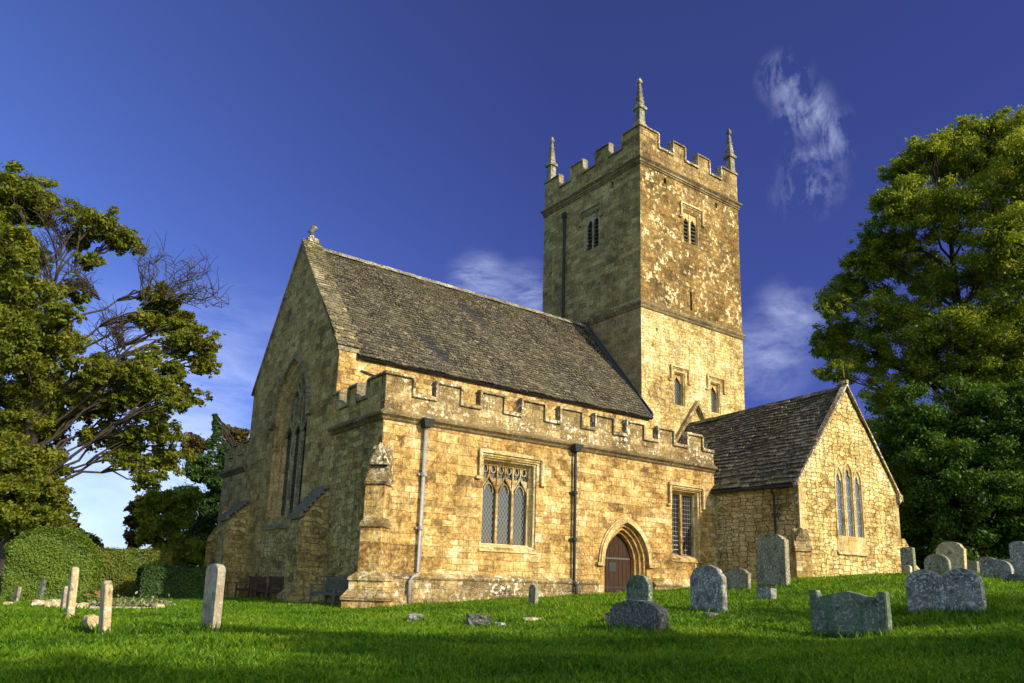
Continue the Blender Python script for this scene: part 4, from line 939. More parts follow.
def headstone(name, kind, loc, w_, h, t_, rz, mat, label, tilt=(0, 0), panel=False, cat='gravestone', group=None, lip=False):
    x, y = loc; o_z = g1(x, y)
    pts = outline(kind, w_, h); fr = Fr((0, 0, 0), (0, 1, 0), (-1, 0, 0))
    m = MB(); rr_ = random.Random(len(label)*7+int(abs(loc[0])*10))
    m.prism(fr, [(px+(rr_.uniform(-.005, .005) if py > 0 and kind != 'pediment' else 0), py+(rr_.uniform(-.005, .005) if py > 0 and kind != 'pediment' else 0)) for px, py in pts], -t_/2, t_/2)
    if lip:
        top = pts[1:-1]; inn_ = [(px*.88, py-.07*w_ if py > h*.55 else py) for px, py in top]
        m.strip(fr, top, inn_, t_/2, t_/2+.03)
    o = m.build(name, mat, None, bevel=.012)
    o.location = (x, y, o_z-.02); o.rotation_euler = (tilt[0], tilt[1], rz)
    tag(o, label, cat, group or 'gravestones in the churchyard')
    if panel:
        k = MB(); k.strip(fr, [(-w_*.36, h*.1), (-w_*.36, h*.62)]+[(-w_*.36*math.cos(q_), h*.62+w_*.2*math.sin(q_)) for q_ in np.linspace(.2, math.pi-.2, 8)]+[(w_*.36, h*.62), (w_*.36, h*.1)],
                          [(-w_*.33, h*.1), (-w_*.33, h*.61)]+[(-w_*.33*math.cos(q_), h*.61+w_*.18*math.sin(q_)) for q_ in np.linspace(.2, math.pi-.2, 8)]+[(w_*.33, h*.61), (w_*.33, h*.1)], t_/2-.005, t_/2+.018)
        k.build('raised_border', mat, o)
    return o
headstone('headstone', 'pediment', (1.02, -15.45), 1.30, .78, .16, .05, M_G_GREEN, 'wide green-stained headstone with square shoulders and a low pediment, in the right foreground', (0, -.03))
tw = headstone('headstone', 'twin', (2.95, -16.11), 1.22, .76, .16, .05, M_G_BLUE, 'twin-arched blue-grey double headstone with frosted lichen, right foreground', (-.05, .05), lip=True)
k = MB(); fr = Fr((0, 0, 0), (0, 1, 0), (-1, 0, 0))
for s_ in (-1, 1):
    k.tube([fr.p(s_*.30-.22*math.cos(q_), .42+.19*math.sin(q_), .085) for q_ in np.linspace(-.4, math.pi+.4, 12)], .022, 6)
k.fbox(fr, -.03, .03, .0, .5, .07, .11); k.build('raised_border', M_G_BLUE, tw)
headstone('headstone', 'shoulder', (1.60, -12.06), .84, .97, .15, 0, M_G_BLUE, 'blue-grey speckled headstone with rounded shoulders standing before the aisle window', (0, -.02))
headstone('headstone', 'notched', (7.70, -9.35), .96, 1.52, .2, 0, M_G_TAN, 'tallest tan headstone with small scrolled top, in front of the chapel corner', (.0, 0), panel=True)
headstone('headstone', 'notched', (7.15, -8.59), .72, .66, .14, 0, M_G_TAN, 'small squat shouldered headstone left of the tallest tan stone', (.05, 0))
headstone('headstone', 'flat', (4.33, -11.5), .36, .34, .26, .1, M_G_BLUE, 'little cube-like blue-grey stone block before the tallest stone', (.03, .05))
headstone('headstone', 'low_round', (-1.49, -13.1), 1.24, .54, .22, -.05, M_G_DARK, 'low dark rough headstone in front of the small round one by the door', (0, -.03))
headstone('headstone', 'shoulder', (1.74, -9.97), .70, .72, .14, 0, M_G_GREEN, 'greenish headstone with curved top just before the church door', (0, .0), panel=True)
headstone('footstone', 'round', (1.79, -6.0), .28, .58, .12, 0, M_G_TAN, 'little narrow footstone by the wall under the dark downpipe', (.04, 0), cat='footstone')
headstone('footstone', 'broken', (-.9, -11.9), .35, .22, .3, .4, M_G_DARK, 'broken stub of stone left beside the low dark headstone', (.1, .1), cat='footstone')
s213 = headstone('headstone', 'low_round', (-7.66, -10.0), .62, 1.04, .12, .02, M_G_PINK, 'tall lone headstone seen nearly edge-on before the benches', (.0, -.01))
headstone('headstone', 'round', (-9.12, -10.0), .40, .80, .10, .0, M_G_GOLD, 'golden edge-on headstone standing upright, second from left in the foreground', (0, -.07))
headstone('headstone', 'round', (-9.20, -6.9), .40, .95, .11, -.02, M_G_GOLD, 'slender golden headstone seen edge-on before the domed hedge', (0, -.03))
headstone('headstone', 'round', (-8.57, -.6), .42, .62, .1, 0, M_G_PINK, 'small pinkish edge-on headstone beyond the slender golden one', (0, -.02))
headstone('headstone', 'round', (-8.45, 7.6), .5, 1.0, .12, .6, M_G_DARK, 'dark narrow headstone standing right against the domed hedge', (0, .08))  # dark slab standing where a cast shadow falls on the hedge
headstone('headstone', 'flat', (-9.05, 7.0), .3, .55, .1, .3, M_G_TAN, 'thin grey post-like stone by the left end of the domed hedge', (0, .05))
headstone('headstone', 'flat', (16.63, -8.72), .42, 1.05, .3, .2, M_G_TAN, 'tan upright slab close beside the chapel buttress', (0, 0))
headstone('headstone', 'round', (13.37, -11.22), .74, .71, .15, 0, M_G_TAN, 'round-topped buff headstone behind the twin-arched stone', (0, -.03))
headstone('headstone', 'shoulder', (16.24, -10.33), .90, 1.2, .2, 0, M_G_GOLD, 'large golden headstone behind the round-topped buff one', (.02, .05))
headstone('headstone', 'flat', (20.2, -9.37), .34, .55, .2, 0, M_G_TAN, 'small pale slab far off right of the large golden headstone', (0, 0))
headstone('headstone', 'round', (14.92, -12.27), .82, .66, .2, 0, M_G_BLUE, 'grey broad rounded headstone near the right edge, lit along its top', (0, .05))
headstone('headstone', 'round', (21.6, -9.3), .7, .74, .2, .1, M_G_TAN, 'buff rounded headstone farthest off, peeping behind the grey broad one', (0, 0))
headstone('headstone', 'notched', (17.98, -11.78), .5, 1.2, .22, 0, M_G_BLUE, 'tall pale grey stone at the very right edge of the yard', (0, 0))
headstone('headstone', 'flat', (22.5, -9.74), .45, .66, .2, 0, M_G_PINK, 'pinkish square slab under the yew, left of the tall pale edge stone', (0, 0))
headstone('headstone', 'low_round', (12.35, -13.8), .62, .28, .3, 0, M_G_DARK, 'low dark kerbside stone at the right edge, sunk in the grass', (0, 0))
headstone('footstone', 'round', (14.81, -9.59), .2, .38, .15, 0, M_G_GOLD, 'tiny golden footstone before the tan slab at the chapel buttress', (0, .05), cat='footstone')
def block(name, x, y, w_, d_, h, rz, mat, label, tilt=(0, 0), cat='stone', n=0, group=None, seed=1):
    bm = bmesh.new(); bmesh.ops.create_cube(bm, size=1); bmesh.ops.subdivide_edges(bm, edges=bm.edges, cuts=3, use_grid_fill=True)
    rr_ = random.Random(seed)
    for v in bm.verts:
        v.co += Vector([rr_.uniform(-.06, .06) for _ in range(3)])
        if n: v.co = v.co.normalized()*(.5+.12*rr_.random())*.5+v.co*.5
        v.co.x *= w_; v.co.y *= d_; v.co.z *= h
    me = bpy.data.meshes.new(name); bm.to_mesh(me); bm.free(); me.materials.append(mat)
    o = bpy.data.objects.new(name, me); COL.objects.link(o); o.location = (x, y, g1(x, y)+h*.32); o.rotation_euler = (tilt[0], tilt[1], rz)
    tag(o, label, cat, group); return o
block('fallen_stone', -2.74, -10.1, .42, .62, .30, -.5, M_G_DARK, 'dark speckled fallen stone block lying in the lawn', (0, .04), seed=3)
block('fallen_stone', -2.45, -10.35, .2, .25, .14, .4, M_G_BLUE, 'small pale rubble piece touching the dark fallen block', n=1, seed=4)
block('fallen_stone', -2.53, -7.3, .28, .46, .2, -.7, M_G_BLUE, 'blue-grey fallen stone nearest the corner buttress', (.05, .08), seed=5)
block('fallen_stone', -9.2, -9.2, .19, .19, .28, .3, M_G_GOLD, 'lumpy golden stone beside the edge-on headstones at left', n=1, seed=6)
block('fallen_stone', -1.2, -9.8, .4, .3, .1, .3, M_G_GOLD, 'flat sunny stone half buried beyond the dark fallen block', n=1, seed=16)
block('fallen_stone', 1.0, -12.6, .3, .2, .12, .3, M_G_DARK, 'small grey stone sunk in grass between the two blue headstones', n=1, seed=17)
for i, (x, y, s_) in enumerate([(-8.9, 1.9, .42), (-8.55, 1.5, .48), (-8.2, 1.3, .36), (-7.95, .9, .34), (-9.5, 2.9, .26), (-6.1, .8, .34)]):
    block('kerb_boulder', x, y, s_*.8, s_*.8, s_*.62, i, M_G_GOLD, 'pale boulder edging the grave plots beyond the slender headstones', n=1, cat='boulder', group='boulders edging the grave plots', seed=20+i)
def kerb(x0, y0, x1, y1, label):
    q = MB(); n = max(2, int(math.hypot(x1-x0, y1-y0)/.7)); dx, dy = (x1-x0)/n, (y1-y0)/n; ln = math.hypot(dx, dy); px_, py_ = -dy/ln*.08, dx/ln*.08
    for i in range(n):
        a_ = (x0+dx*(i+.02), y0+dy*(i+.02)); b_ = (x0+dx*(i+.97), y0+dy*(i+.97)); za = g1(*a_); zb = g1(*b_)
        q.hexa([(a_[0]-px_, a_[1]-py_, za-.1), (b_[0]-px_, b_[1]-py_, zb-.1), (b_[0]+px_, b_[1]+py_, zb-.1), (a_[0]+px_, a_[1]+py_, za-.1),
                (a_[0]-px_, a_[1]-py_, za+.1), (b_[0]-px_, b_[1]-py_, zb+.1), (b_[0]+px_, b_[1]+py_, zb+.1), (a_[0]+px_, a_[1]+py_, za+.1)])
    o = q.build('grave_kerb', M_G_PINK, None, bevel=.02); tag(o, label, 'kerb', 'kerbs of the grave plots'); return o
kerb(-7.9, .4, -6.2, .6, 'low pale kerb round the planted grave plot'); kerb(-11.6, 2.2, -9.7, 2.4, 'low pale kerb at the left edge of the lawn')
kerb(-7.6, 2.7, -5.6, 2.9, 'far pale kerb behind the planted grave plot')
# plants on the grave plot
def leaf_cloud(centers, radii, n, size, mat, name, parent=None, flat=.5, up=.25, seed=0, shell=.55, spread=1.):
    r_ = np.random.default_rng(seed); C = np.asarray(centers, float); Rd = np.asarray(radii, float)
    if Rd.ndim == 1: Rd = np.stack([Rd]*3, 1)
    wgt = (Rd[:, 0]*Rd[:, 2])**1.0; wgt /= wgt.sum(); idx = r_.choice(len(C), n, p=wgt)
    dd = r_.normal(size=(n, 3)); dd /= np.linalg.norm(dd, axis=1)[:, None]
    rad = shell+(1-shell)*r_.random(n)**.6; rad *= 1+.2*r_.normal(size=n)*spread; far = r_.random(n) < .14; rad[far] *= r_.uniform(1.1, 1.9, far.sum())
    P = C[idx]+dd*Rd[idx]*rad[:, None]
    nrm = dd*flat+r_.normal(size=(n, 3))*.6+np.array([0, 0, up]); nrm /= np.linalg.norm(nrm, axis=1)[:, None]
    t = np.cross(nrm, r_.normal(size=(n, 3))); t /= np.linalg.norm(t, axis=1)[:, None]; bt = np.cross(nrm, t)
    s = size*(.45+1.0*r_.random(n))[:, None]
    V = np.stack([P-t*s, P+bt*s*.55+nrm*s*.12, P+t*s, P-bt*s*.55+nrm*s*.12], 1).reshape(-1, 3)
    Fc = np.arange(n*4).reshape(n, 4)
    return np_mesh(name, V, Fc, mat, parent)
M_PALEP = leafmat('pale bedding leaves', [(.10, .13, .05), (.22, .22, .10), (.35, .32, .18)], .2)
cs = [(-7.6+.32*i+random.uniform(-.1, .1), 1.7+random.uniform(-.4, .6), 0) for i in range(7)]
cs = [(x, y, g1(x, y)+.1) for x, y, _ in cs]
o = leaf_cloud(cs, [(.3, .3, .16)]*7, 2200, .05, M_PALEP, 'bedding_plants', seed=3); tag(o, 'pale bedding plants growing inside the grave kerbs at left', 'plants', kind='stuff')
fx, fy = -7.2, 4.9; fz = g1(fx, fy)
fl = empty('flower_pot', (fx, fy, fz), 'bunch of pink and red flowers in a pot at the hedge foot', 'flowers')
q = MB(); q.tube([(0, 0, 0), (0, 0, .22)], [.10, .15], 10); q.build('pot', M_G_DARK, fl)
o = leaf_cloud([(-.14, 0, .34), (.1, .05, .36), (.24, 0, .3)], [.09, .10, .08], 130, .045, M_FLOWER, 'blossom', fl, seed=4); 
o = leaf_cloud([(0, 0, .28)], [.26], 250, .06, M_LF_HEDGE, 'foliage', fl, seed=5)

# ------------------------------------------------------------------ benches
def bench(loc, rz, ln, mat, label):
    t = empty('garden_bench', (loc[0], loc[1], g1(*loc)), label, 'bench', 'benches along the west wall', rz)
    # local: x along, back at +y side, facing -y
    def P(name, boxes):
        q = MB()
        for b_ in boxes: q.box(*b_)
        return q.build(name, mat, t)
    h = ln/2
    P('seat', [(-h, h, -.30+.095*i, -.30+.095*i+.075, .42, .445) for i in range(6)]+[(-h, h, -.28, -.25, .35, .42)])
    q = MB()
    q.box(-h, h, .255, .29, .86, .95); q.box(-h, h, .235, .265, .50, .55)
    n = int(ln/.11)
    for i in range(n): x = -h+.09+i*(ln-.18)/(n-1); q.box(x-.022, x+.022, .25, .27, .55, .86)
    q.build('backrest', mat, t)
    for sx in (-1, 1):
        P('leg', [(sx*h-.035, sx*h+.035, -.32, -.25, 0, .66)]); P('leg', [(sx*h-.035, sx*h+.035, .24, .30, 0, .97)])
        P('armrest', [(sx*h-.045, sx*h+.045, -.38, .25, .66, .695), (sx*h-.02, sx*h+.02, -.26, .25, .34, .40)])
    return t
RZ = -math.pi/2     # faces west
bench((-.52, 10.35), RZ, 1.9, M_BENCHD, 'dark brown slatted bench left of its neighbour, under the west window')
bench((-.52, 7.9), RZ, 1.9, M_BENCHD, 'dark brown slatted bench right of its neighbour, beside the big buttress')
bench((-.45, 2.25), RZ, 1.9, M_BENCHG, 'blue-grey weathered bench between the two buttresses at the aisle end')
bench(tuple(pix_at(198, 595, 42.5))[:2], RZ+.2, 1.7, M_BENCHG, 'distant bench at the far north-west corner of the church')

# ------------------------------------------------------------------ trees and hedges
def limb(q, p0, p1, r0, r1, wob=.08, n=6, seed=0):
    rr_ = random.Random(seed); p0, p1 = Vector(p0), Vector(p1); L_ = (p1-p0).length; pts, rad = [], []
    for i in range(n+1):
        u = i/n; p = p0.lerp(p1, u); p.z += L_*.10*math.sin(u*math.pi)
        if 0 < i < n: p += Vector([rr_.uniform(-wob, wob)*L_*.5 for _ in range(3)])
        pts.append(p); rad.append(r0+(r1-r0)*u)
    q.tube(pts, rad, 6); return pts
def tree(name, base, blobs, dist, label, mat, leaf, nleaf, trunk_r, fork_z, depth=.8, group=None, sub=.27, seed=1, twigs=(), nsub=9, dj=0, noshape=False, shell=.35, pts3=None, bark=None):
    bx, by = base; bz = g1(bx, by)
    t = empty(name, (bx, by, bz), label, 'tree', group); rr_ = random.Random(seed); r_ = np.random.default_rng(seed)
    O = Vector((bx, by, bz)); k = dist/FPX
    cen, rad = [], []; big = []
    src = []
    if pts3: src = [(Vector(p), rx, ry) for p, rx, ry in pts3]
    else:
        for (px, py, rx, ry) in blobs:
            dz = rr_.uniform(-1, 1)*dj
            c = pix_at(px, py, dist+dz); src.append((c, rx*k*1.0, ry*k))
    for c, rx, ry in src:
        c = c-O; big.append((c, rx))
        for _ in range(nsub):
            v = Vector((rr_.gauss(0, 1), rr_.gauss(0, 1), rr_.gauss(0, 1))).normalized()*rr_.uniform(.30, 1.02)
            rs_ = rr_.uniform(.7, 1.3)*sub
            cen.append((c.x+v.x*rx*depth, c.y+v.y*rx*depth, c.z+v.z*ry*.92)); rm = (rx+ry)/2*rs_; rad.append((rm, rm, rm*.72))
    o = leaf_cloud(cen, rad, nleaf, leaf, mat, 'crown', t, seed=seed, shell=shell, up=.35)
    q = MB(); top = Vector((0, 0, fork_z))
    q.tube([(0, 0, -.4), (0, 0, .3), (.05, .02, fork_z*.5), top], [trunk_r*1.5, trunk_r*1.1, trunk_r*.9, trunk_r*.8], 9)
    ztop = max(fork_z+.5, max([c.z for c, _ in big])*.75)
    for i, (c, rx) in enumerate(big):
        hd = math.hypot(c.x, c.y); sz_ = min(max(fork_z*.8, c.z-hd*.75), ztop)
        st_ = Vector((0, 0, sz_))
        pts = limb(q, st_, c, trunk_r*.20*(1-.5*sz_/(ztop+1)), .02, .09, 7, seed+i)
        for j in range(4):
            e = c+Vector((rr_.uniform(-1, 1)*rx*.8, rr_.uniform(-1, 1)*rx*.8, rr_.uniform(-.2, .8)*rx)); limb(q, pts[4], e, .05, .012, .12, 4, seed*3+i*7+j)
    q.tube([top, Vector((.1, 0, (fork_z+ztop)/2)), Vector((0, 0, ztop))], [trunk_r*.8, trunk_r*.5, trunk_r*.15], 8)
    q.build('trunk', M_BARK, t, smooth=True)
    if twigs:
        q = MB()
        for (px, py, ex_, ey_) in twigs:
            p0 = pix_at(px, py, dist)-O
            for j in range(9):
                an = rr_.uniform(-.9, .9); 
                e = pix_at(px+(ex_-px)*rr_.uniform(.7, 1.1)+rr_.uniform(-18, 18), py+(ey_-py)*rr_.uniform(.7, 1.1)+rr_.uniform(-14, 14), dist+rr_.uniform(-1, 1))-O
                pt = limb(q, p0, e, .026, .009, .12, 6, j+int(px))
                for l_ in range(9):
                    b_ = pt[rr_.randint(2, 6)]; limb(q, b_, b_+Vector((rr_.uniform(-.6, .6), rr_.uniform(-.6, .6), rr_.uniform(-.1, .7)))*1.2, .016, .005, .15, 3, l_*5+j)
        q.build('bare_twigs', M_BARK, t)
    return t
LB = [(135,396,22,13),(176,345,16,14),(112,402,18,12),(166,386,20,13),(182,330,18,12),(140,372,16,12),(175,402,16,10),(152,412,18,10),(10,500,30,30),(30,522,24,20),(5,540,26,22),(30,470,30,26),(58,540,18,14),(0,470,34,34),(40,420,34,26),(10,340,30,34),(5,190,26,25),(38,203,30,24),(98,222,28,20),(124,243,20,14),(36,256,18,10),(12,250,24,28),(78,240,14,12),(88,262,14,10),
 (20,295,34,26),(64,312,16,12),(78,292,14,14),(30,345,40,32),(62,342,20,16),(20,390,38,32),
 (160,298,22,13),(168,318,30,20),(196,344,26,18),(206,366,17,12),(146,318,14,10),(188,396,20,12),(120,375,30,16),(96,370,20,14),(150,385,24,14),(150,358,14,12),(85,392,28,15),(176,372,16,12),
 (110,438,28,17),(150,432,28,17),(168,458,20,17),(148,478,16,14),(128,458,20,12),(62,402,34,18),(95,412,24,12),
 (18,440,34,28),(42,462,18,18),(28,498,34,24),(58,520,15,18),(14,530,20,22),(46,515,22,20),(58,492,10,12),(-30,300,50,60),(-30,420,50,60),(-25,220,35,40),(40,540,20,12),(8,552,20,12)]
tree('sycamore_tree', tuple(pix_at(4, 590, 35))[:2], LB, 35, 'tall spreading golden-green broadleaf tree at the left edge with bare twigs', M_LF_OLIVE, .078, 280000, .42, 5.0, depth=1.0, seed=3, dj=2.4, nsub=52, sub=.22,
     twigs=[(165, 300, 200, 268), (145, 305, 155, 262), (170, 300, 215, 300), (125, 350, 100, 320), (115, 365, 110, 330), (60, 260, 70, 215), (45, 300, 40, 240), (100, 300, 60, 270)])
RB = [(872,238,20,18),(860,262,18,14),(832,305,18,14),(826,345,16,18),(892,205,18,18),(900,170,18,14),(845,285,16,14),(925,148,20,10),(960,135,26,10),(1000,130,30,10),(835,372,20,14),(900,245,26,18),(985,152,50,30),(935,165,36,28),(1015,185,45,40),(905,205,26,32),(950,215,45,32),(1010,250,45,34),(878,260,28,26),(915,270,36,26),(962,285,42,28),(852,292,30,20),(890,318,40,26),(842,330,26,22),
 (940,335,42,28),(1005,320,42,36),(838,352,20,14),(872,360,36,22),(925,372,40,26),(885,398,24,16),(1000,375,42,34),(1045,230,50,60),(1045,340,50,60),(905,175,16,14),(1045,165,40,30),(1080,250,60,60),(975,390,40,30),(900,430,26,30),(945,440,30,30)]
tree('beech_tree', tuple(pix_at(985, 590, 60))[:2], RB, 60, 'huge yellow-green broadleaf tree towering behind the chapel at right', M_LF_BEECH, .10, 400000, .8, 7, depth=1.0, seed=9, dj=3.4, nsub=60, shell=.3, sub=.21)
YB = [(920,425,40,34),(985,415,44,38),(895,470,26,34),(940,480,42,38),(1000,480,44,40),(910,525,26,34),(955,540,40,34),(1010,540,44,34),(890,545,24,26),(1040,450,44,60),(1050,540,40,40),(920,565,40,16),(985,572,50,12)]
tree('yew_tree', tuple(pix_at(960, 590, 50))[:2], YB, 50, 'dense dark green yew filling the space right of the chapel gable', M_LF_YEW, .095, 230000, .6, 1.5, depth=.8, seed=12, dj=2., nsub=52, shell=.3, sub=.22)
tree('background_tree', tuple(pix_at(940, 590, 72))[:2], [(890,500,40,50),(950,500,50,60),(1020,500,50,60),(880,560,30,26),(950,565,50,24),(1020,560,50,30),(890,430,30,40)], 72, 'shadowy evergreen far behind the yew', M_LF_DARK, .2, 30000, .5, 2, depth=1, seed=15, nsub=20)
# conifer, autumn tree and others behind the hedge
CB = [(200,470,16,20),(190,500,20,22),(195,540,24,24),(225,480,14,30),(235,520,20,30),(216,426,6,14),(215,440,10,12),(214,452,15,12),(216,468,19,12),(212,488,22,13),(216,508,26,14),(212,528,30,15),(216,550,32,15),(212,572,32,14),(240,500,20,30),(240,545,24,30)]
rc = random.Random(4)
for k_ in range(95):
    yy = 416+(k_/94)**.9*165; ww = 2+(yy-416)*.22; CB.append((216+rc.uniform(-1, 1)*ww*(.3 if yy < 440 else .95), yy, 2.5+ww*.22, 3.5+ww*.13))
CB = CB[:5]+[b_ for b_ in CB[5:] if b_[2] < 16 and not (b_[1] in (426, 440, 452, 468))]
tree('conifer_tree', (4.2, 29.5), CB, 54, 'dark pointed conifer standing beyond the north-west corner of the church', M_LF_DARK, .085, 170000, .35, 3, depth=.9, seed=20, nsub=14, sub=.3)
AB = [(160,500,18,12),(170,520,24,16),(145,512,12,10),(150,532,16,12),(178,545,26,16),(160,558,24,12),(185,500,18,18),(200,560,20,14)]
tree('autumn_tree', (0.0, 28.0), AB, 49, 'broadleaf tree with rusty autumn patches behind the clipped hedges', M_LF_BEECH, .10, 52000, .3, 2.4, depth=.9, seed=22, nsub=30, sub=.25)
tree('russet_tree', (-1.9, 30.5), [(137,510,9,9),(134,522,9,8),(143,498,9,8),(135,538,10,10)], 52, 'small russet-leaved tree at the left of the autumn clump', M_LF_RUST, .13, 5000, .2, 2, depth=.9, seed=23, nsub=20)
tree('round_tree', (8.5, 40.0), [(196,442,13,11),(186,452,9,9),(236,434,13,9),(245,445,12,12)], 66, 'bare-tipped round tree peeping behind the dark conifer', M_LF_RUST, .16, 9000, .3, 5, depth=.9, seed=24, nsub=24)
# small trees glimpsed above the domed hedge
tree('copper_shrub', (-8.6, 26), [(82,540,12,10),(94,546,8,10),(72,532,10,10)], 49, 'pinkish shrub showing over the top of the domed hedge', M_LF_RUST, .12, 3500, .15, 1.5, depth=.9, seed=25, nsub=20)
tree('far_left_tree', (-19, 24), [(-20,520,40,50),(0,480,30,40),(10,560,20,30),(-30,580,40,30),(22,560,14,24)], 47, 'dark tree closing the view behind the left sycamore', M_LF_DARK, .16, 20000, .4, 2.5, depth=1, seed=26, nsub=24)

def hedge(name, cx, cy, lx, ly, h, rz, mat, label, dome=0, n=30000, leaf=.05, corner=.15):
    z = g1(cx, cy)
    t = empty(name, (cx, cy, z), label, 'hedge', None, rz)
    def hh(u, v): return h*(1-dome*(abs(u+.12)**3*.85+v**2*.3)) if dome else h
    bm = bmesh.new(); nx_, ny_ = 16, 8; q = MB()
    # inner body
    def ptop(u, v): return (u*lx/2*.97, v*ly/2*.95, hh(u, v)-.06)
    for i in range(nx_):
        for j in range(ny_):
            u0, u1 = -1+2*i/nx_, -1+2*(i+1)/nx_; v0, v1 = -1+2*j/ny_, -1+2*(j+1)/ny_
            q.face([ptop(u0, v0), ptop(u1, v0), ptop(u1, v1), ptop(u0, v1)])
            if j == 0: q.face([(ptop(u0, v0)[0], ptop(u0, v0)[1], -.3), (ptop(u1, v0)[0], ptop(u1, v0)[1], -.3), ptop(u1, v0), ptop(u0, v0)])
            if j == ny_-1: q.face([(ptop(u0, v1)[0], ptop(u0, v1)[1], -.3), (ptop(u1, v1)[0], ptop(u1, v1)[1], -.3), ptop(u1, v1), ptop(u0, v1)])
            if i == 0: q.face([(ptop(u0, v0)[0], ptop(u0, v0)[1], -.3), (ptop(u0, v1)[0], ptop(u0, v1)[1], -.3), ptop(u0, v1), ptop(u0, v0)])
            if i == nx_-1: q.face([(ptop(u1, v0)[0], ptop(u1, v0)[1], -.3), (ptop(u1, v1)[0], ptop(u1, v1)[1], -.3), ptop(u1, v1), ptop(u1, v0)])
    bm.free(); q.build('inner_twigs', M_CORE, t)
    r_ = np.random.default_rng(5+int(abs(cx)*10)); A = np.array([lx*ly, 2*lx*h, 2*ly*h]); k = r_.choice(3, n, p=A/A.sum())
    u = r_.uniform(-1, 1, n); v = r_.uniform(-1, 1, n); s = r_.choice([-1, 1], n)
    P = np.zeros((n, 3)); Nn = np.zeros((n, 3))
    for kk in range(3):
        mk = k == kk
        if kk == 0: U, V_ = u[mk], v[mk]; Z = np.array([hh(a_, b_) for a_, b_ in zip(U, V_)]); Nn[mk] = (0, 0, 1)
        if kk == 1: U, V_ = u[mk], s[mk]*1.; Z = np.array([hh(a_, b_) for a_, b_ in zip(U, V_)])*(v[mk]+1)/2; Nn[mk] = np.stack([0*U, V_, 0*U], 1)
        if kk == 2: U, V_ = s[mk]*1., v[mk]; Z = np.array([hh(a_, b_) for a_, b_ in zip(U, V_)])*(u[mk]+1)/2; Nn[mk] = np.stack([U, 0*V_, 0*V_], 1)
        P[mk] = np.stack([U*lx/2, V_*ly/2, Z], 1)
    P += r_.normal(size=(n, 3))*.035 + np.where(r_.random((n, 1)) < .05, r_.uniform(.03, .14, (n, 1)), 0)*Nn + (.04*np.sin(P[:, [1]]*5.3+P[:, [0]]*4.7+P[:, [2]]*6.9))*Nn + (.05*np.sin(P[:, [1]]*2.3+P[:, [0]]*1.7+P[:, [2]]*2.9))*Nn
    nrm = Nn*1.1+r_.normal(size=(n, 3))*.55; nrm /= np.linalg.norm(nrm, axis=1)[:, None]
    tt = np.cross(nrm, r_.normal(size=(n, 3))); tt /= np.linalg.norm(tt, axis=1)[:, None]; bt = np.cross(nrm, tt); sz = leaf*(.6+.8*r_.random(n))[:, None]
    V = np.stack([P-tt*sz, P+bt*sz*.6, P+tt*sz, P-bt*sz*.6], 1).reshape(-1, 3)
    np_mesh('foliage', V, np.arange(n*4).reshape(n, 4), mat, t); return t
hx, hy, _ = pix_at(51, 595, 31)
hedge('domed_hedge', hx, hy, 2.5, 1.8, 2.45, -.25, M_LF_HEDGE, 'big bright green topiary hedge clipped to a dome, left of the church', dome=.32, n=75000, leaf=.036)
hx, hy, _ = pix_at(124, 595, 38.5)
hedge('tall_hedge', hx, hy, 3.4, 1.6, 2.1, -.15, M_LF_HRUST, 'tall flat-topped clipped hedge with autumn tints beyond the lawn', n=50000, leaf=.045)
hx, hy, _ = pix_at(178, 595, 36)
hedge('low_hedge', hx, hy, 3.0, 1.3, 1.3, -.12, M_LF_DARK, 'low dark clipped hedge running to the church corner', n=34000, leaf=.045)

# trees south of the yard (outside the frame) that shade the foreground
def shade_tree(x, y, h, rr_, seed):
    p3 = []
    r_ = random.Random(seed)
    z = g1(x, y)
    for i in range(9):
        p3.append(((x+r_.uniform(-1, 1)*rr_*.65, y+r_.uniform(-1, 1)*rr_*.65, z+h-rr_*.9+r_.uniform(-.55, .6)*rr_*.8), rr_*.5, rr_*.42))
    return tree('shade_tree', (x, y), None, 1, ['westernmost broad tree south of the yard', 'broad tree south of the yard, second from the west', 'broad tree south of the yard, third from the west', 'easternmost broad tree south of the yard'][seed % 4], M_LF_BEECH, .17, 16000, .4, h*.35, seed=seed, pts3=p3, nsub=24, group='trees south of the yard')
SHADE = [(-3.5, -43, 16.6, 5.6, 0), (5, -43, 17.2, 5.0, 1), (13.0, -43.5, 16.0, 4.8, 2), (21, -45, 15.5, 5.0, 3)]
for s_ in SHADE: shade_tree(*s_)

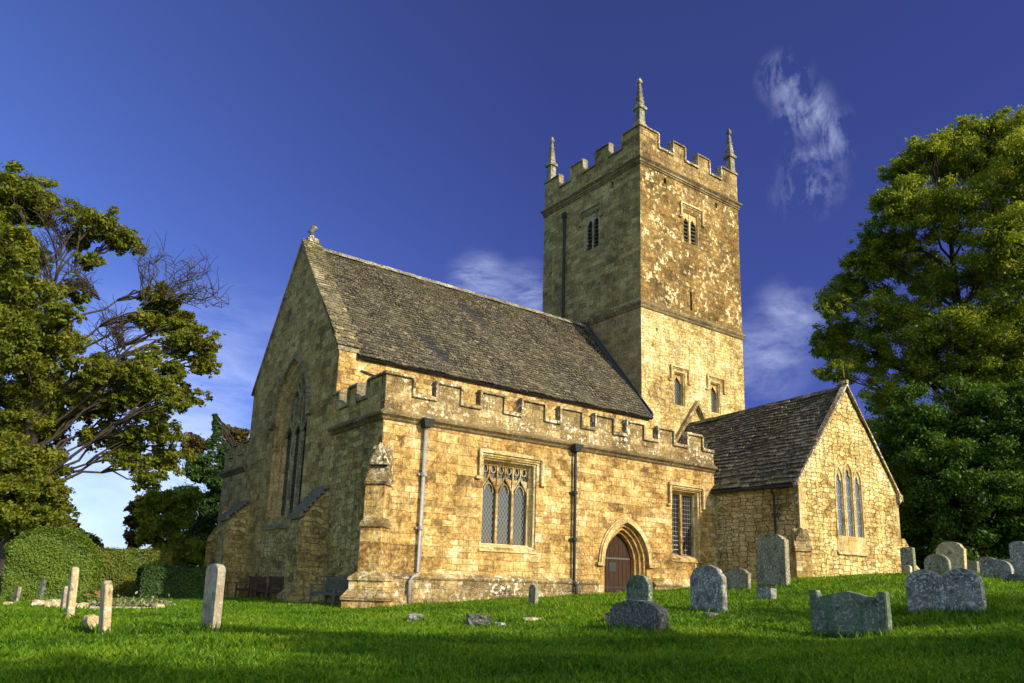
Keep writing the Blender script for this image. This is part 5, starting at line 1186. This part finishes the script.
# ------------------------------------------------------------------ grass blades
def in_build(x, y):
    return ((x > -.2) & (x < 16.9) & (y > -.15)) | ((x > 16.8) & (x < 25.1) & (y > -4.45))
def blades(n, seed):
    r_ = np.random.default_rng(seed)
    ang = R(90-YAW) + r_.uniform(-.66, .66, n); d = 5.5+34*r_.random(n)**1.7
    x = CP.x+np.cos(ang)*d; y = CP.y+np.sin(ang)*d; k = ~in_build(x, y); x, y, d = x[k], y[k], d[k]; n = len(x)
    z = gz(x, y)
    tuft = .5+.5*np.sin(x*1.3+np.sin(y*.9)*2)*np.cos(y*1.6+x*.4)
    tuft = np.clip(tuft+.35*np.sin(x*5.1+y*2.3)*np.sin(y*4.7-x*1.9), 0, 1.3)
    h = (.025+.035*r_.random(n)+.055*tuft*r_.random(n)**2)*(1+d/40); wd = (.0045+.00055*d)*(.7+.6*r_.random(n))
    a_ = r_.uniform(0, 2*math.pi, n); ln = r_.normal(size=(n, 2))*.45
    t = np.stack([np.cos(a_), np.sin(a_), 0*a_], 1)*wd[:, None]; B = np.stack([x, y, z-.01], 1)
    tip = B+np.stack([ln[:, 0]*h, ln[:, 1]*h, h], 1); mid = B+np.stack([ln[:, 0]*h*.3, ln[:, 1]*h*.3, h*.55], 1)
    V = np.stack([B-t, B+t, mid+t*.8, tip, mid-t*.8], 1).reshape(-1, 3); return V, n
V, n = blades(420000, 2)
o = np_mesh('grass', V, np.arange(n*5).reshape(n, 5), M_GRASS, k=5); tag(o, 'short green lawn grass growing over the churchyard', 'grass', kind='stuff')
# longer tufts at the foot of the stones and along the walls
pts = []
for (x, y, w_) in [(.94, -15.6, 1.5), (2.95, -16.2, 1.3), (1.6, -12.1, .9), (7.7, -9.4, 1.), (7.1, -8.6, .7), (4.3, -11.5, .4), (-1.5, -13.1, 1.3), (1.74, -9.97, .8), (1.79, -6, .3), (-7.6, -10, 1.), (-9.05, -10.1, .6), (-9.1, -7, .6),
                   (16.6, -8.7, .5), (13.4, -11.2, .8), (16.2, -10.3, .9), (14.9, -12.3, .9), (12.3, -13.8, .7), (-2.7, -10.1, .8), (-2.5, -7.3, .6), (-9.2, -9.3, .4)]:
    for i in range(int(260*w_)): pts.append((x+random.gauss(0, .12), y+random.uniform(-.55, .55)*w_, .13))
for i in range(2600):
    x = random.uniform(0, 16.8); pts.append((x, -.2-abs(random.gauss(0, .1)), .10))
for i in range(1500): pts.append((random.uniform(16.9, 25.5), -4.5-abs(random.gauss(0, .12)), .12))
for i in range(900): pts.append((16.7-abs(random.gauss(0, .1)), random.uniform(-4.3, -.2), .12))
for i in range(2600): pts.append((-1.25-abs(random.gauss(0, .3)), random.uniform(0, 19), .10))
pts = np.array(pts); r_ = np.random.default_rng(8); n = len(pts); z = gz(pts[:, 0], pts[:, 1]); h = pts[:, 2]*(.5+r_.random(n)); a_ = r_.uniform(0, 6.28, n)
t = np.stack([np.cos(a_), np.sin(a_), 0*a_], 1)*.011; B = np.stack([pts[:, 0], pts[:, 1], z-.01], 1); ln = r_.normal(size=(n, 2))*.4
tip = B+np.stack([ln[:, 0]*h, ln[:, 1]*h, h], 1); mid = B+np.stack([ln[:, 0]*h*.3, ln[:, 1]*h*.3, h*.55], 1)
o = np_mesh('long_grass', np.stack([B-t, B+t, mid+t*.8, tip, mid-t*.8], 1).reshape(-1, 3), np.arange(n*5).reshape(n, 5), M_GRASS, k=5)
tag(o, 'longer grass tufts round the gravestones and wall foot', 'grass', kind='stuff')
# fallen leaves
n = 420; r_ = np.random.default_rng(31); x = r_.uniform(-10.5, 12, n); y = r_.uniform(-19, -1, n); z = gz(x, y)+.045; a_ = r_.uniform(0, 6.28, n)
t = np.stack([np.cos(a_), np.sin(a_), r_.uniform(-.3, .3, n)], 1)*.035; bt = np.stack([-np.sin(a_), np.cos(a_), r_.uniform(-.3, .3, n)], 1)*.024; B = np.stack([x, y, z], 1)
o = np_mesh('fallen_leaves', np.stack([B-t, B-bt, B+t, B+bt], 1).reshape(-1, 3), np.arange(n*4).reshape(n, 4), leafmat('dry leaves', [(.25, .14, .05), (.4, .24, .1), (.5, .33, .15)], .1)); tag(o, 'scattered dry leaves lying on the lawn', 'leaves', kind='stuff')
